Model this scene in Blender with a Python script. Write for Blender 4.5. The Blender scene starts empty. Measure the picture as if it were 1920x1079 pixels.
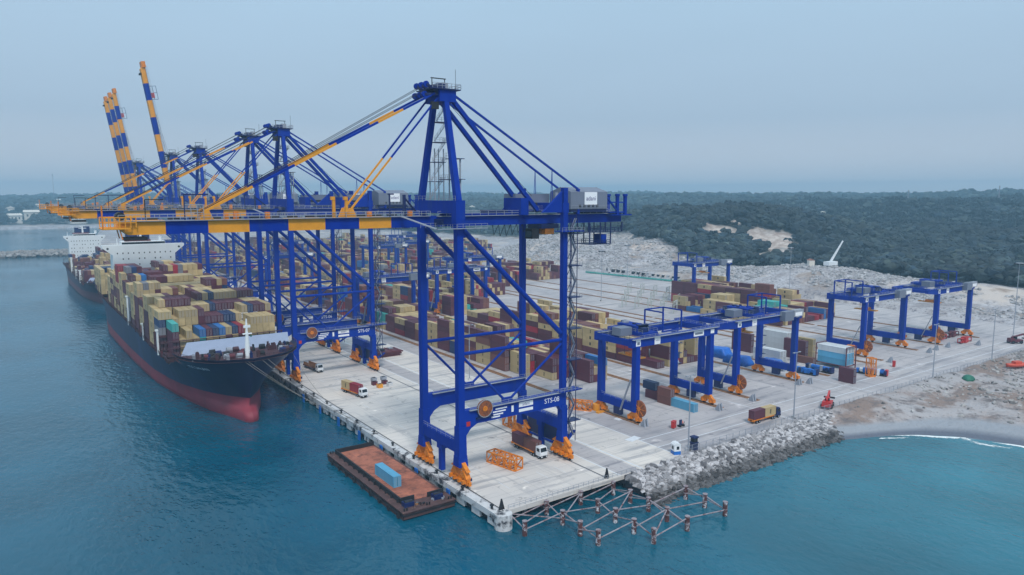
import bpy, math, random
import numpy as np
from mathutils import Vector, Matrix
random.seed(7); rng = np.random.RandomState(5)
S = bpy.context.scene; COL = S.collection
PI = math.pi; R = math.radians

# ------------------------------------------------------------------ camera
F_PX, CX, CY, HOR = 1350.0, 960.0, 539.5, 368.0
CAM_Z = 72.0
PITCH = math.atan((CY - HOR) / F_PX)
YAW = math.atan(CX / math.hypot(F_PX, CY - HOR))
FW = Vector((math.sin(YAW)*math.cos(PITCH), math.cos(YAW)*math.cos(PITCH), -math.sin(PITCH)))
RT = Vector((math.cos(YAW), -math.sin(YAW), 0)); UP = RT.cross(FW)
def ray(px, py): return FW + RT*((px-CX)/F_PX) - UP*((py-CY)/F_PX)
def at(px, py, z=0.0):                      # point of the horizontal plane z seen at this place of the photograph
    d = ray(px, py); t = (z-CAM_Z)/d.z; return Vector((d.x*t, d.y*t, z))
cam = bpy.data.cameras.new('camera'); camo = bpy.data.objects.new('camera', cam); COL.objects.link(camo)
camo.matrix_world = Matrix(((RT.x, UP.x, -FW.x, 0), (RT.y, UP.y, -FW.y, 0), (RT.z, UP.z, -FW.z, CAM_Z), (0, 0, 0, 1)))
cam.sensor_width = 36; cam.lens = 36*F_PX/1920; cam.clip_start = 1; cam.clip_end = 40000
S.camera = camo

# ------------------------------------------------------------------ materials
def lin(c):
    return tuple(((v/255)/12.92 if v/255 <= .04045 else ((v/255+.055)/1.055)**2.4) for v in c) + (1,)
def nd(nt, t, x=0, y=0, **k):
    n = nt.nodes.new(t)
    for a, b in k.items(): setattr(n, a, b)
    return n
def mat(name, rgb, rough=.6, metal=0, var=.25, scale=.5, bump=0., bscale=4., rnd=0., spots=None, coord='obj', streak=False):
    m = bpy.data.materials.new(name); m.use_nodes = True; nt = m.node_tree; L = nt.links
    b = nt.nodes['Principled BSDF']; b.inputs['Roughness'].default_value = rough; b.inputs['Metallic'].default_value = metal
    if coord == 'obj': co = nd(nt, 'ShaderNodeTexCoord').outputs['Object']
    else: co = nd(nt, 'ShaderNodeNewGeometry').outputs['Position']
    if streak:
        mp = nd(nt, 'ShaderNodeMapping'); mp.inputs['Scale'].default_value = (1, 1, .12); L.new(co, mp.inputs['Vector']); co2 = mp.outputs['Vector']
    else: co2 = co
    nz = nd(nt, 'ShaderNodeTexNoise'); nz.inputs['Scale'].default_value = scale; nz.inputs['Detail'].default_value = 6; nz.inputs['Roughness'].default_value = .65
    L.new(co2, nz.inputs['Vector'])
    mr = nd(nt, 'ShaderNodeMapRange'); mr.inputs['From Min'].default_value = .3; mr.inputs['From Max'].default_value = .7
    mr.inputs['To Min'].default_value = 1-var; mr.inputs['To Max'].default_value = 1+var*.6
    L.new(nz.outputs['Fac'], mr.inputs['Value']); fac = mr.outputs['Result']
    if rnd:
        oi = nd(nt, 'ShaderNodeObjectInfo'); m2 = nd(nt, 'ShaderNodeMapRange'); m2.inputs['To Min'].default_value = 1-rnd; m2.inputs['To Max'].default_value = 1+rnd*.7
        L.new(oi.outputs['Random'], m2.inputs['Value']); mu = nd(nt, 'ShaderNodeMath', operation='MULTIPLY'); L.new(fac, mu.inputs[0]); L.new(m2.outputs['Result'], mu.inputs[1]); fac = mu.outputs[0]
    vm = nd(nt, 'ShaderNodeVectorMath', operation='SCALE'); vm.inputs[0].default_value = lin(rgb)[:3]
    L.new(fac, vm.inputs['Scale']); out = vm.outputs['Vector']
    if spots:                                   # rust, dirt or stains with a shape of their own
        c2, sc, lo, hi = spots
        n2 = nd(nt, 'ShaderNodeTexNoise'); n2.inputs['Scale'].default_value = sc; n2.inputs['Detail'].default_value = 8; n2.inputs['Roughness'].default_value = .7; L.new(co2, n2.inputs['Vector'])
        m3 = nd(nt, 'ShaderNodeMapRange'); m3.inputs['From Min'].default_value = lo; m3.inputs['From Max'].default_value = hi; L.new(n2.outputs['Fac'], m3.inputs['Value'])
        mx = nd(nt, 'ShaderNodeMix', data_type='RGBA'); L.new(m3.outputs['Result'], mx.inputs['Factor']); L.new(out, mx.inputs['A']); mx.inputs['B'].default_value = lin(c2); out = mx.outputs['Result']
    L.new(out, b.inputs['Base Color'])
    if bump:
        n3 = nd(nt, 'ShaderNodeTexNoise'); n3.inputs['Scale'].default_value = bscale; n3.inputs['Detail'].default_value = 5; L.new(co, n3.inputs['Vector'])
        bp = nd(nt, 'ShaderNodeBump'); bp.inputs['Strength'].default_value = 1; bp.inputs['Distance'].default_value = bump; L.new(n3.outputs['Fac'], bp.inputs['Height']); L.new(bp.outputs['Normal'], b.inputs['Normal'])
    return m
M = {}
M['blue'] = mat('crane_blue_paint', (0, 48, 152), .6, var=.16, scale=.35, rnd=.0, spots=((40, 66, 120), .5, .56, .8), streak=True)
M['blue'].node_tree.nodes['Principled BSDF'].inputs['Specular IOR Level'].default_value = .12
M['navy'] = mat('dark_blue_paint', (4, 28, 88), .5, var=.25, scale=.8)
M['yel'] = mat('yellow_paint', (228, 152, 30), .5, var=.12, scale=.6, spots=((150, 90, 35), 1.2, .66, .8))
M['orange'] = mat('orange_yellow_machinery_paint', (226, 130, 22), .5, var=.35, scale=1.6, spots=((95, 60, 40), 2.2, .58, .7))
M['reel'] = mat('orange_reel_cable', (150, 82, 44), .7, var=.4, scale=2.5, spots=((90, 56, 44), 1.5, .5, .62))
M['grey'] = mat('galvanised_grey_steel', (150, 156, 168), .5, var=.15)
M['house'] = mat('grey_cladding', (112, 120, 138), .6, var=.08, streak=True)
M['dark'] = mat('dark_rubber_steel', (30, 31, 38), .7, var=.3, scale=2)
M['white'] = mat('white_paint', (228, 232, 236), .45, var=.06, scale=.4, spots=((170, 160, 150), .8, .66, .85), streak=True)
M['glass'] = mat('dark_glass', (20, 26, 34), .12, var=.1)
M['shipwhite'] = mat('ship_white_paint', (232, 238, 240), .5, var=.05, scale=.2, spots=((190, 180, 168), .3, .68, .9), streak=True)
M['hull'] = mat('navy_hull_paint', (8, 22, 66), .5, var=.3, scale=.09, spots=((38, 62, 112), .06, .5, .8), coord='pos', streak=True)
M['boot'] = mat('red_boot_topping', (140, 50, 66), .6, var=.2, scale=.12, spots=((104, 52, 66), .1, .5, .75), coord='pos')
M['deckred'] = mat('oxide_red_deck', (74, 44, 52), .7, var=.35, scale=.5, coord='pos')
M['lav'] = mat('pale_breakwater_plate', (146, 160, 186), .6, var=.08)
M['maroon'] = mat('maroon_steel', (100, 40, 52), .6, var=.3, rnd=.1)
M['red'] = mat('red_paint', (188, 44, 44), .45, var=.15)
M['ltblue'] = mat('light_blue_paint', (92, 170, 210), .5, var=.12, spots=((150, 110, 90), 1., .66, .8))
M['rust'] = mat('rusty_deck_steel', (170, 104, 82), .85, var=.45, scale=.3, spots=((104, 62, 52), .35, .48, .66), bump=.05, coord='pos')
M['bargeside'] = mat('barge_hull_brown', (84, 60, 60), .8, var=.4, scale=.5, spots=((140, 110, 96), .8, .58, .7), coord='pos')
M['rail'] = mat('rail_strip_rust_brown', (150, 106, 70), .8, var=.3, scale=.4, coord='pos', spots=((190, 170, 150), .3, .6, .75))
M['railsteel'] = mat('crane_rail_steel', (52, 52, 58), .6, var=.2, coord='pos')
M['tarp'] = mat('blue_tarpaulin', (24, 104, 200), .45, var=.25, scale=.6, bump=.25, bscale=.9)
M['pile'] = mat('rusty_pile_steel', (92, 52, 52), .85, var=.5, scale=1.2, spots=((206, 206, 212), .9, .52, .6))
M['brace'] = mat('pale_brace_tube', (152, 144, 152), .7, var=.25, spots=((108, 62, 58), .6, .5, .62), coord='pos')
M['concwhite'] = mat('weathered_white_concrete', (204, 204, 206), .85, var=.15, scale=.3, coord='pos', spots=((58, 58, 66), .28, .52, .62))
M['pave'] = None
M['line'] = mat('white_road_line', (214, 218, 224), .8, var=.15, scale=.6, coord='pos')
M['lane'] = mat('grey_lane_surface', (150, 153, 164), .85, var=.12, scale=.1, coord='pos', spots=((126, 128, 138), .07, .5, .7))
M['rock'] = mat('pale_grey_boulder', (176, 170, 172), .9, var=.5, scale=.28, coord='pos', spots=((110, 100, 100), .5, .55, .65))
M['rockwet'] = mat('wet_dark_boulder', (84, 82, 90), .7, var=.5, scale=.5, coord='pos')
M['rubble'] = mat('pale_rubble', (182, 178, 182), .95, var=.35, scale=.1, coord='pos', bump=1.2, bscale=.25, spots=((150, 140, 138), .06, .5, .7))
M['sand'] = None
M['roofred'] = mat('clay_roof', (150, 100, 84), .8, var=.2)
M['housewall'] = mat('plastered_wall', (222, 216, 206), .8, var=.08)
M['text'] = mat('white_lettering', (236, 238, 242), .5, var=.03)
M['dtext'] = mat('blue_purple_lettering', (72, 66, 130), .5, var=.05)
M['signface'] = mat('white_sign_face', (238, 240, 244), .5, var=.02)
M['skin'] = mat('skin', (130, 90, 70), .6, var=.05); M['cloth'] = mat('orange_workwear', (220, 90, 40), .8, var=.1)
M['green'] = mat('green_tarp_cloth', (40, 110, 90), .7, var=.3)
M['orred'] = mat('orange_red_boat_paint', (210, 84, 60), .5, var=.15)

def pave_mat(name, c1, c2, c3, seam=True):
    m = bpy.data.materials.new(name); m.use_nodes = True; nt = m.node_tree; L = nt.links; b = nt.nodes['Principled BSDF']
    b.inputs['Roughness'].default_value = .85
    pos = nd(nt, 'ShaderNodeNewGeometry').outputs['Position']
    def noise(s, d=6, sc=(1, 1, 1), rot=0, rg=.6):
        mp = nd(nt, 'ShaderNodeMapping'); mp.inputs['Scale'].default_value = sc; mp.inputs['Rotation'].default_value = (0, 0, rot); L.new(pos, mp.inputs['Vector'])
        n = nd(nt, 'ShaderNodeTexNoise'); n.inputs['Scale'].default_value = s; n.inputs['Detail'].default_value = d; n.inputs['Roughness'].default_value = rg
        L.new(mp.outputs['Vector'], n.inputs['Vector']); return n.outputs['Fac']
    def ramp(f, lo, hi):
        r = nd(nt, 'ShaderNodeMapRange'); r.inputs['From Min'].default_value = lo; r.inputs['From Max'].default_value = hi; L.new(f, r.inputs['Value']); return r.outputs['Result']
    def mix(f, a, bb):
        x = nd(nt, 'ShaderNodeMix', data_type='RGBA'); L.new(f, x.inputs['Factor'])
        for s, v in (('A', a), ('B', bb)):
            if isinstance(v, tuple): x.inputs[s].default_value = lin(v)
            else: L.new(v, x.inputs[s])
        return x.outputs['Result']
    c = mix(ramp(noise(.035), .38, .62), c1, c2)
    c = mix(ramp(noise(.5, 4, (.06, .6, 1)), .52, .66), c, c3); c = mix(ramp(noise(.9, 3, (.03, .9, 1), .02), .6, .78), c, tuple(int(v*.9) for v in c3))          # tyre tracks along the lanes
    c = mix(ramp(noise(.35, 4, (.6, .05, 1), .05), .58, .72), c, c3)
    c = mix(ramp(noise(.22, 7, rg=.75), .59, .67), c, tuple(int(v*.76) for v in c3))     # oil and damp stains
    c = mix(ramp(noise(.12, 3), .66, .72), c, tuple(min(255, int(v*1.13)) for v in c1))
    if seam:
        br = nd(nt, 'ShaderNodeTexBrick'); br.offset = 0; br.inputs['Scale'].default_value = 1; br.inputs['Brick Width'].default_value = 8; br.inputs['Row Height'].default_value = 6
        br.inputs['Mortar Size'].default_value = .07; br.inputs['Color1'].default_value = (0, 0, 0, 1); br.inputs['Color2'].default_value = (.18, .18, .18, 1); br.inputs['Mortar'].default_value = (.6, .6, .6, 1)
        L.new(pos, br.inputs['Vector']); c = mix(br.outputs['Color'], c, tuple(int(v*.8) for v in c2))
    L.new(c, b.inputs['Base Color'])
    return m
M['pave'] = pave_mat('yard_concrete', (190, 184, 184), (168, 164, 168), (140, 138, 144))
M['apron'] = pave_mat('quay_deck_concrete', (222, 214, 206), (204, 198, 194), (166, 164, 166))
M['sand'] = pave_mat('dirty_beach_sand', (176, 160, 154), (166, 164, 170), (132, 122, 124), False)

# ------------------------------------------------------------------ mesh builder
class MB:
    def __init__(s): s.v = []; s.f = []; s.m = []; s.mats = []
    def mi(s, m):
        if m not in s.mats: s.mats.append(m)
        return s.mats.index(m)
    def add(s, vs, fs, m):
        o = len(s.v); s.v += [tuple(v) for v in vs]; k = s.mi(m)
        for f in fs: s.f.append(tuple(i+o for i in f)); s.m.append(k)
        return s
    def box(s, c, d, m, rz=0):
        cx, cy, cz = c; x, y, z = d[0]/2, d[1]/2, d[2]/2; co, si = math.cos(rz), math.sin(rz)
        vs = []
        for dz in (-z, z):
            for dx, dy in ((-x, -y), (x, -y), (x, y), (-x, y)): vs.append((cx+dx*co-dy*si, cy+dx*si+dy*co, cz+dz))
        return s.add(vs, [(0, 3, 2, 1), (4, 5, 6, 7), (0, 1, 5, 4), (1, 2, 6, 5), (2, 3, 7, 6), (3, 0, 4, 7)], m)
    def b2(s, x0, x1, y0, y1, z0, z1, m): return s.box(((x0+x1)/2, (y0+y1)/2, (z0+z1)/2), (x1-x0, y1-y0, z1-z0), m)
    def bar(s, p, q, w, h, m, w2=None, h2=None):        # rectangular bar from p to q, may taper
        p = Vector(p); q = Vector(q); d = (q-p).normalized(); ref = Vector((0, 0, 1)) if abs(d.z) < .95 else Vector((0, 1, 0))
        sx = d.cross(ref).normalized(); sy = sx.cross(d); w2 = w2 or w; h2 = h2 or h; vs = []
        for c, a, b in ((p, w/2, h/2), (q, w2/2, h2/2)):
            for i, j in ((-1, -1), (1, -1), (1, 1), (-1, 1)): vs.append(c+sx*a*i+sy*b*j)
        return s.add(vs, [(0, 3, 2, 1), (4, 5, 6, 7), (0, 1, 5, 4), (1, 2, 6, 5), (2, 3, 7, 6), (3, 0, 4, 7)], m)
    def tube(s, p, q, r, m, n=8, r2=None, cap=True):
        p = Vector(p); q = Vector(q); d = (q-p).normalized(); ref = Vector((0, 0, 1)) if abs(d.z) < .95 else Vector((0, 1, 0))
        sx = d.cross(ref).normalized(); sy = sx.cross(d); r2 = r if r2 is None else r2; vs = []
        for c, a in ((p, r), (q, r2)):
            for i in range(n): t = 2*PI*i/n; vs.append(c+sx*a*math.cos(t)+sy*a*math.sin(t))
        fs = [(i, (i+1) % n, n+(i+1) % n, n+i) for i in range(n)]
        if cap: fs += [tuple(range(n-1, -1, -1)), tuple(range(n, 2*n))]
        return s.add(vs, fs, m)
    def prism(s, pts, axis, a, b, m):                   # polygon pts extruded along axis ('x','y','z')
        n = len(pts); vs = []
        for t in (a, b):
            for u, v in pts: vs.append({'x': (t, u, v), 'y': (u, t, v), 'z': (u, v, t)}[axis])
        return s.add(vs, [(i, (i+1) % n, n+(i+1) % n, n+i) for i in range(n)]+[tuple(range(n-1, -1, -1)), tuple(range(n, 2*n))], m)
    def loft(s, rings, m, closed=True, cap=True):
        n = len(rings[0]); vs = [p for r in rings for p in r]; fs = []
        for k in range(len(rings)-1):
            for i in range(n if closed else n-1): j = (i+1) % n; fs.append((k*n+i, k*n+j, (k+1)*n+j, (k+1)*n+i))
        if cap: fs += [tuple(range(n-1, -1, -1)), tuple((len(rings)-1)*n+i for i in range(n))]
        return s.add(vs, fs, m)
    def rail(s, p, q, h, m, step=2.0, w=.07):           # hand rail: posts and two rails
        p = Vector(p); q = Vector(q); L = (q-p).length; n = max(1, int(L/step)); up = Vector((0, 0, 1))
        for z in (h, h*.5): s.bar(p+up*z, q+up*z, w, w, m)
        for i in range(n+1): c = p.lerp(q, i/n); s.bar(c, c+up*h, w, w, m)
        return s
    def text(s, txt, size, m, o, ux, uy, align='CENTER', sx=1.0):
        cu = bpy.data.curves.new('t', 'FONT'); cu.body = txt; cu.size = size; cu.align_x = align; cu.align_y = 'CENTER'
        ob = bpy.data.objects.new('t', cu); COL.objects.link(ob); dg = bpy.context.evaluated_depsgraph_get(); me = ob.evaluated_get(dg).to_mesh()
        o = Vector(o); ux = Vector(ux); uy = Vector(uy)
        vs = [o+ux*(v.co.x*sx)+uy*v.co.y for v in me.vertices]; fs = [tuple(p.vertices) for p in me.polygons]
        s.add(vs, fs, m); bpy.data.objects.remove(ob); bpy.data.curves.remove(cu); return s
    def mesh(s, name, smooth=False):
        me = bpy.data.meshes.new(name); me.from_pydata(s.v, [], s.f)
        for m in s.mats: me.materials.append(m)
        me.polygons.foreach_set('material_index', s.m)
        if smooth: me.polygons.foreach_set('use_smooth', [True]*len(s.f))
        me.update(); return me
    def build(s, name, parent=None, smooth=False, loc=None):
        o = bpy.data.objects.new(name, s.mesh(name, smooth)); COL.objects.link(o)
        if parent: o.parent = parent
        if loc: o.location = loc
        return o
USED = {}
def tag(o, label=None, cat=None, group=None, kind=None):
    if label: o['label'] = label
    if cat: o['category'] = cat
    if group: o['group'] = group
    if kind: o['kind'] = kind
    return o
def thing(name, label, cat, loc=(0, 0, 0), rz=0, group=None):
    o = bpy.data.objects.new(name, None); COL.objects.link(o); o.location = loc; o.rotation_euler = (0, 0, rz)
    o.empty_display_size = 1; return tag(o, label, cat, group)
KIDS = {}
def kids(o): return [c for c in bpy.data.objects if c.parent == o]
def dup(o, loc=None, rz=None, label=None, group=None, parent=None, skip=()):
    c = o.copy(); COL.objects.link(c)
    if parent: c.parent = parent
    if loc is not None: c.location = loc
    if rz is not None: c.rotation_euler = (0, 0, rz)
    if label: c['label'] = label
    if group: c['group'] = group
    for k in kids(o):
        if k.name.split('.')[0] in skip: continue
        dup(k, parent=c)
    return c

# ------------------------------------------------------------------ world and light
S.world = bpy.data.worlds.new('World'); S.world.use_nodes = True; nt = S.world.node_tree; L = nt.links
bg = nt.nodes['Background']; sky = nd(nt, 'ShaderNodeTexSky', sky_type='NISHITA')
SUN_EL, SUN_AZ = R(52), R(200)
sky.sun_disc = False; sky.sun_elevation = SUN_EL; sky.sun_rotation = SUN_AZ; sky.air_density = 1.2; sky.dust_density = 4; sky.ozone_density = 1.5
# an even overcast veil lies over the blue sky: it is a little darker low down
tc = nd(nt, 'ShaderNodeTexCoord'); sp = nd(nt, 'ShaderNodeSeparateXYZ'); L.new(tc.outputs['Generated'], sp.inputs[0])
cr = nd(nt, 'ShaderNodeValToRGB'); L.new(sp.outputs['Z'], cr.inputs['Fac'])
VS = 9.5
for e, (p, c) in zip((cr.color_ramp.elements[0], cr.color_ramp.elements[1]), ((0, (212, 204, 204)), (.5, (174, 196, 212)))): e.position = p; e.color = lin(c)
for p, c in ((.03, (180, 186, 196)), (.10, (152, 171, 190)), (.26, (155, 181, 202))): e = cr.color_ramp.elements.new(p); e.color = lin(c)
nz = nd(nt, 'ShaderNodeTexNoise'); nz.inputs['Scale'].default_value = 2.2; nz.inputs['Detail'].default_value = 5; mp = nd(nt, 'ShaderNodeMapping'); mp.inputs['Scale'].default_value = (1, 1, 4)
L.new(tc.outputs['Generated'], mp.inputs['Vector']); L.new(mp.outputs['Vector'], nz.inputs['Vector'])
mr = nd(nt, 'ShaderNodeMapRange'); mr.inputs['To Min'].default_value = VS*.94; mr.inputs['To Max'].default_value = VS*1.06; L.new(nz.outputs['Fac'], mr.inputs['Value'])
vs = nd(nt, 'ShaderNodeVectorMath', operation='SCALE'); L.new(cr.outputs['Color'], vs.inputs[0]); L.new(mr.outputs['Result'], vs.inputs['Scale'])
mx = nd(nt, 'ShaderNodeMix', data_type='RGBA'); mx.inputs['Factor'].default_value = .94; L.new(sky.outputs['Color'], mx.inputs['A']); L.new(vs.outputs['Vector'], mx.inputs['B'])
L.new(mx.outputs['Result'], bg.inputs['Color']); bg.inputs['Strength'].default_value = .1
su = bpy.data.lights.new('sun', 'SUN'); su.energy = 1.5; su.angle = R(11); su.color = (1, .96, .9); so = bpy.data.objects.new('sun', su); COL.objects.link(so)
sd = Vector((math.cos(SUN_EL)*math.sin(SUN_AZ), math.cos(SUN_EL)*math.cos(SUN_AZ), math.sin(SUN_EL)))
so.rotation_euler = sd.to_track_quat('Z', 'Y').to_euler()
S.view_settings.view_transform = 'Standard'; S.view_settings.look = 'None'; S.view_settings.exposure = 0.55; S.view_settings.gamma = 1
hz = MB().b2(-3700, 5800, -1900, 6900, -26, 178, None); ho = hz.build('haze'); tag(ho, kind='stuff', label='thin blue-grey haze filling the air over the harbour', cat='haze')
hm = bpy.data.materials.new('haze_air'); hm.use_nodes = True; hn = hm.node_tree; hn.nodes.remove(hn.nodes['Principled BSDF'])
pv = nd(hn, 'ShaderNodeVolumePrincipled'); pv.inputs['Color'].default_value = (.44, .76, 1.0, 1); pv.inputs['Density'].default_value = .00029; pv.inputs['Anisotropy'].default_value = 0
hn.links.new(pv.outputs[0], hn.nodes['Material Output'].inputs['Volume']); ho.data.materials.clear(); ho.data.materials.append(hm)

# ------------------------------------------------------------------ sea
WZ = -3.6
def sea():
    m = bpy.data.materials.new('sea_water'); m.use_nodes = True; nt = m.node_tree; L = nt.links; b = nt.nodes['Principled BSDF']
    pos = nd(nt, 'ShaderNodeNewGeometry').outputs['Position']
    def noise(s, d=4, sc=(1, 1, 1), rot=0, rg=.55):
        mp = nd(nt, 'ShaderNodeMapping'); mp.inputs['Scale'].default_value = sc; mp.inputs['Rotation'].default_value = (0, 0, rot); L.new(pos, mp.inputs['Vector'])
        n = nd(nt, 'ShaderNodeTexNoise'); n.inputs['Scale'].default_value = s; n.inputs['Detail'].default_value = d; n.inputs['Roughness'].default_value = rg; L.new(mp.outputs['Vector'], n.inputs['Vector']); return n.outputs['Fac']
    sp = nd(nt, 'ShaderNodeSeparateXYZ'); L.new(pos, sp.inputs[0])
    # shallow water over the sand near the beach is paler: a property of the place
    dx = nd(nt, 'ShaderNodeVectorMath', operation='DISTANCE'); L.new(pos, dx.inputs[0]); dx.inputs[1].default_value = (262, 62, WZ)
    r = nd(nt, 'ShaderNodeMapRange', interpolation_type='SMOOTHSTEP'); r.inputs['From Min'].default_value = 10; r.inputs['From Max'].default_value = 215; r.inputs['To Min'].default_value = 1; r.inputs['To Max'].default_value = 0; L.new(dx.outputs['Value'], r.inputs['Value'])
    m1 = nd(nt, 'ShaderNodeMix', data_type='RGBA'); L.new(r.outputs['Result'], m1.inputs['Factor']); m1.inputs['A'].default_value = lin((0, 80, 104)); m1.inputs['B'].default_value = lin((28, 110, 126))
    n1 = nd(nt, 'ShaderNodeMapRange'); L.new(noise(.02, 6), n1.inputs['Value']); n1.inputs['From Min'].default_value = .3; n1.inputs['From Max'].default_value = .7; n1.inputs['To Min'].default_value = .72; n1.inputs['To Max'].default_value = 1.25
    v = nd(nt, 'ShaderNodeVectorMath', operation='SCALE'); L.new(m1.outputs['Result'], v.inputs[0]); L.new(n1.outputs['Result'], v.inputs['Scale']); L.new(v.outputs['Vector'], b.inputs['Base Color'])
    b.inputs['Roughness'].default_value = .07; b.inputs['IOR'].default_value = 1.4
    a = nd(nt, 'ShaderNodeMath', operation='MULTIPLY'); L.new(noise(.55, 3, (1, .55, 1), .5), a.inputs[0]); a.inputs[1].default_value = .6
    c = nd(nt, 'ShaderNodeMath', operation='ADD'); L.new(a.outputs[0], c.inputs[0]); L.new(noise(.14, 4, (1, .6, 1), .8), c.inputs[1])
    bp = nd(nt, 'ShaderNodeBump'); fl = nd(nt, 'ShaderNodeMapRange'); L.new(noise(.012, 3, (1, .4, 1), .3), fl.inputs['Value']); fl.inputs['From Min'].default_value = .38; fl.inputs['From Max'].default_value = .62; fl.inputs['To Min'].default_value = .22; fl.inputs['To Max'].default_value = .85; L.new(fl.outputs['Result'], bp.inputs['Distance']); bp.inputs['Distance'].default_value = .5; bp.inputs['Strength'].default_value = 1; L.new(c.outputs[0], bp.inputs['Height']); L.new(bp.outputs['Normal'], b.inputs['Normal'])
    q = MB().add([(-3600, -1800, WZ), (5700, -1800, WZ), (5700, 6800, WZ), (-3600, 6800, WZ)], [(0, 1, 2, 3)], m).build('water'); tag(q, kind='structure')
sea()

# ------------------------------------------------------------------ terrain
BND = [(900, -1200), (640, -200), (560, 120), (575, 300), (560, 480), (640, 700), (700, 950), (640, 1300), (430, 1750), (230, 2040), (-300, 2080), (-1500, 2300), (-5000, 2600)]
def sdist(X, Y):
    best = np.full(X.shape, 1e9); P = np.array(BND, float)
    for a, b in zip(P[:-1], P[1:]):
        d = b-a; t = np.clip(((X-a[0])*d[0]+(Y-a[1])*d[1])/(d@d), 0, 1); best = np.minimum(best, np.hypot(X-a[0]-t*d[0], Y-a[1]-t*d[1]))
    poly = BND+[(-5000, 12000), (12000, 12000), (12000, -1200)]; ins = np.zeros(X.shape, bool); n = len(poly)
    for i in range(n):
        x1, y1 = poly[i]; x2, y2 = poly[(i+1) % n]
        c = ((y1 > Y) != (y2 > Y)) & (X < (x2-x1)*(Y-y1)/((y2-y1) if y2 != y1 else 1e-9)+x1); ins ^= c
    return np.where(ins, best, -best)
_g = np.random.RandomState(3).rand(64, 64)
def vnoise(X, Y):
    xi = np.floor(X).astype(int); yi = np.floor(Y).astype(int); fx = X-xi; fy = Y-yi; fx = fx*fx*(3-2*fx); fy = fy*fy*(3-2*fy)
    g = lambda a, b: _g[a % 64, b % 64]
    return (g(xi, yi)*(1-fx)+g(xi+1, yi)*fx)*(1-fy)+(g(xi, yi+1)*(1-fx)+g(xi+1, yi+1)*fx)*fy
def fbm(X, Y, s, o=4):
    r = 0; a = .5
    for k in range(o): r = r+a*vnoise(X/s+k*17, Y/s+k*31); s = s/2; a /= 2
    return r-.47
def height(X, Y):
    X = np.asarray(X, float); Y = np.asarray(Y, float); d = sdist(X, Y); dp = np.maximum(d, 0)
    plain = 1.5+1.5*fbm(X, Y, 60)
    h = plain+58*(1-np.exp(-dp/520))+(fbm(X, Y, 420)*42+fbm(X, Y, 110, 3)*14)*np.minimum(1, dp/260)
    u_ = (X-765)*.8+(Y-578)*.6; v_ = (X-765)*.6-(Y-578)*.8; h += 40*np.exp(-(np.where(u_ < 0, u_/85, u_/120)**2+(v_/150)**2))*np.clip(dp/40, 0, 1)
    # spoil heaps between the yard and the wood
    h += 21*np.clip(1.35-np.sqrt(((X-610)/92)**2+((Y-650)/125)**2), 0, .5)*2*(.9+.3*fbm(X, Y, 30))
    h += 15*np.exp(-(((X-530)/55)**2+((Y-325)/70)**2))+9*np.exp(-(((X-545)/50)**2+((Y-215)/45)**2))+6*np.exp(-(((X-500)/60)**2+((Y-420)/50)**2))
    rough = (d < 60) & (X > 470); h = np.where(rough, h+4.5*fbm(X, Y, 22), h)
    # shore south of the yard
    xs = np.interp(Y, [-1200, -200, 0, 60, 83, 98, 107, 113, 119, 126], [700, 330, 275, 256, 249, 242.5, 234, 222, 206, 198])+2.5*fbm(X, Y, 30)
    s = (X-xs)*.85; w_ = np.clip((s-15)/10, 0, 1); hb = np.where(s > 0, WZ+np.minimum(s, 15)*.12+w_*(1.9+1.0*fbm(X, Y, 25)), WZ+s*.14)+np.clip((Y-118)/12, 0, 1)*np.clip(s/12, 0, 1)*1.4+w_*(4.2*fbm(X, Y, 20, 3)+1.8*fbm(X, Y, 8, 2))
    h = np.where((Y < 131) & (X < 560), np.where(X > 200, hb, -12), h)
    w = np.clip((X-560)/60, 0, 1); h = np.where((Y < 131) & (X >= 500), np.where(s > 0, np.maximum(hb, h*w), hb), h)
    sea_ = (X < 86.5) & (Y < 2000) | (X < 128) & (Y < 160) | (Y < 131) & (X < 205)
    cx = 86.5+np.clip(Y-1080, 0, 900)*.12; sea_ |= (X < cx) & (Y < 2000) & (d < 0)
    h = np.where(sea_, -12, h)
    yard = (X > 86) & ((X < 462) | ((Y > 780) & (X < 572))) & (Y > 131) & (Y < 1075) & ~sea_; h = np.where(yard, np.minimum(h, -.6), h)
    return h
GX = np.concatenate([np.arange(-3580, -600, 220), np.arange(-600, 60, 60), np.arange(60, 200, 5), np.arange(200, 700, 4.5), np.arange(700, 1500, 14), np.arange(1500, 3000, 50), np.arange(3000, 5700, 250)])
GY = np.concatenate([np.arange(-1200, 40, 60), np.arange(40, 480, 4.5), np.arange(480, 1000, 8), np.arange(1000, 2600, 28), np.arange(2600, 5000, 100), np.arange(5000, 6801, 300)])
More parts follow.
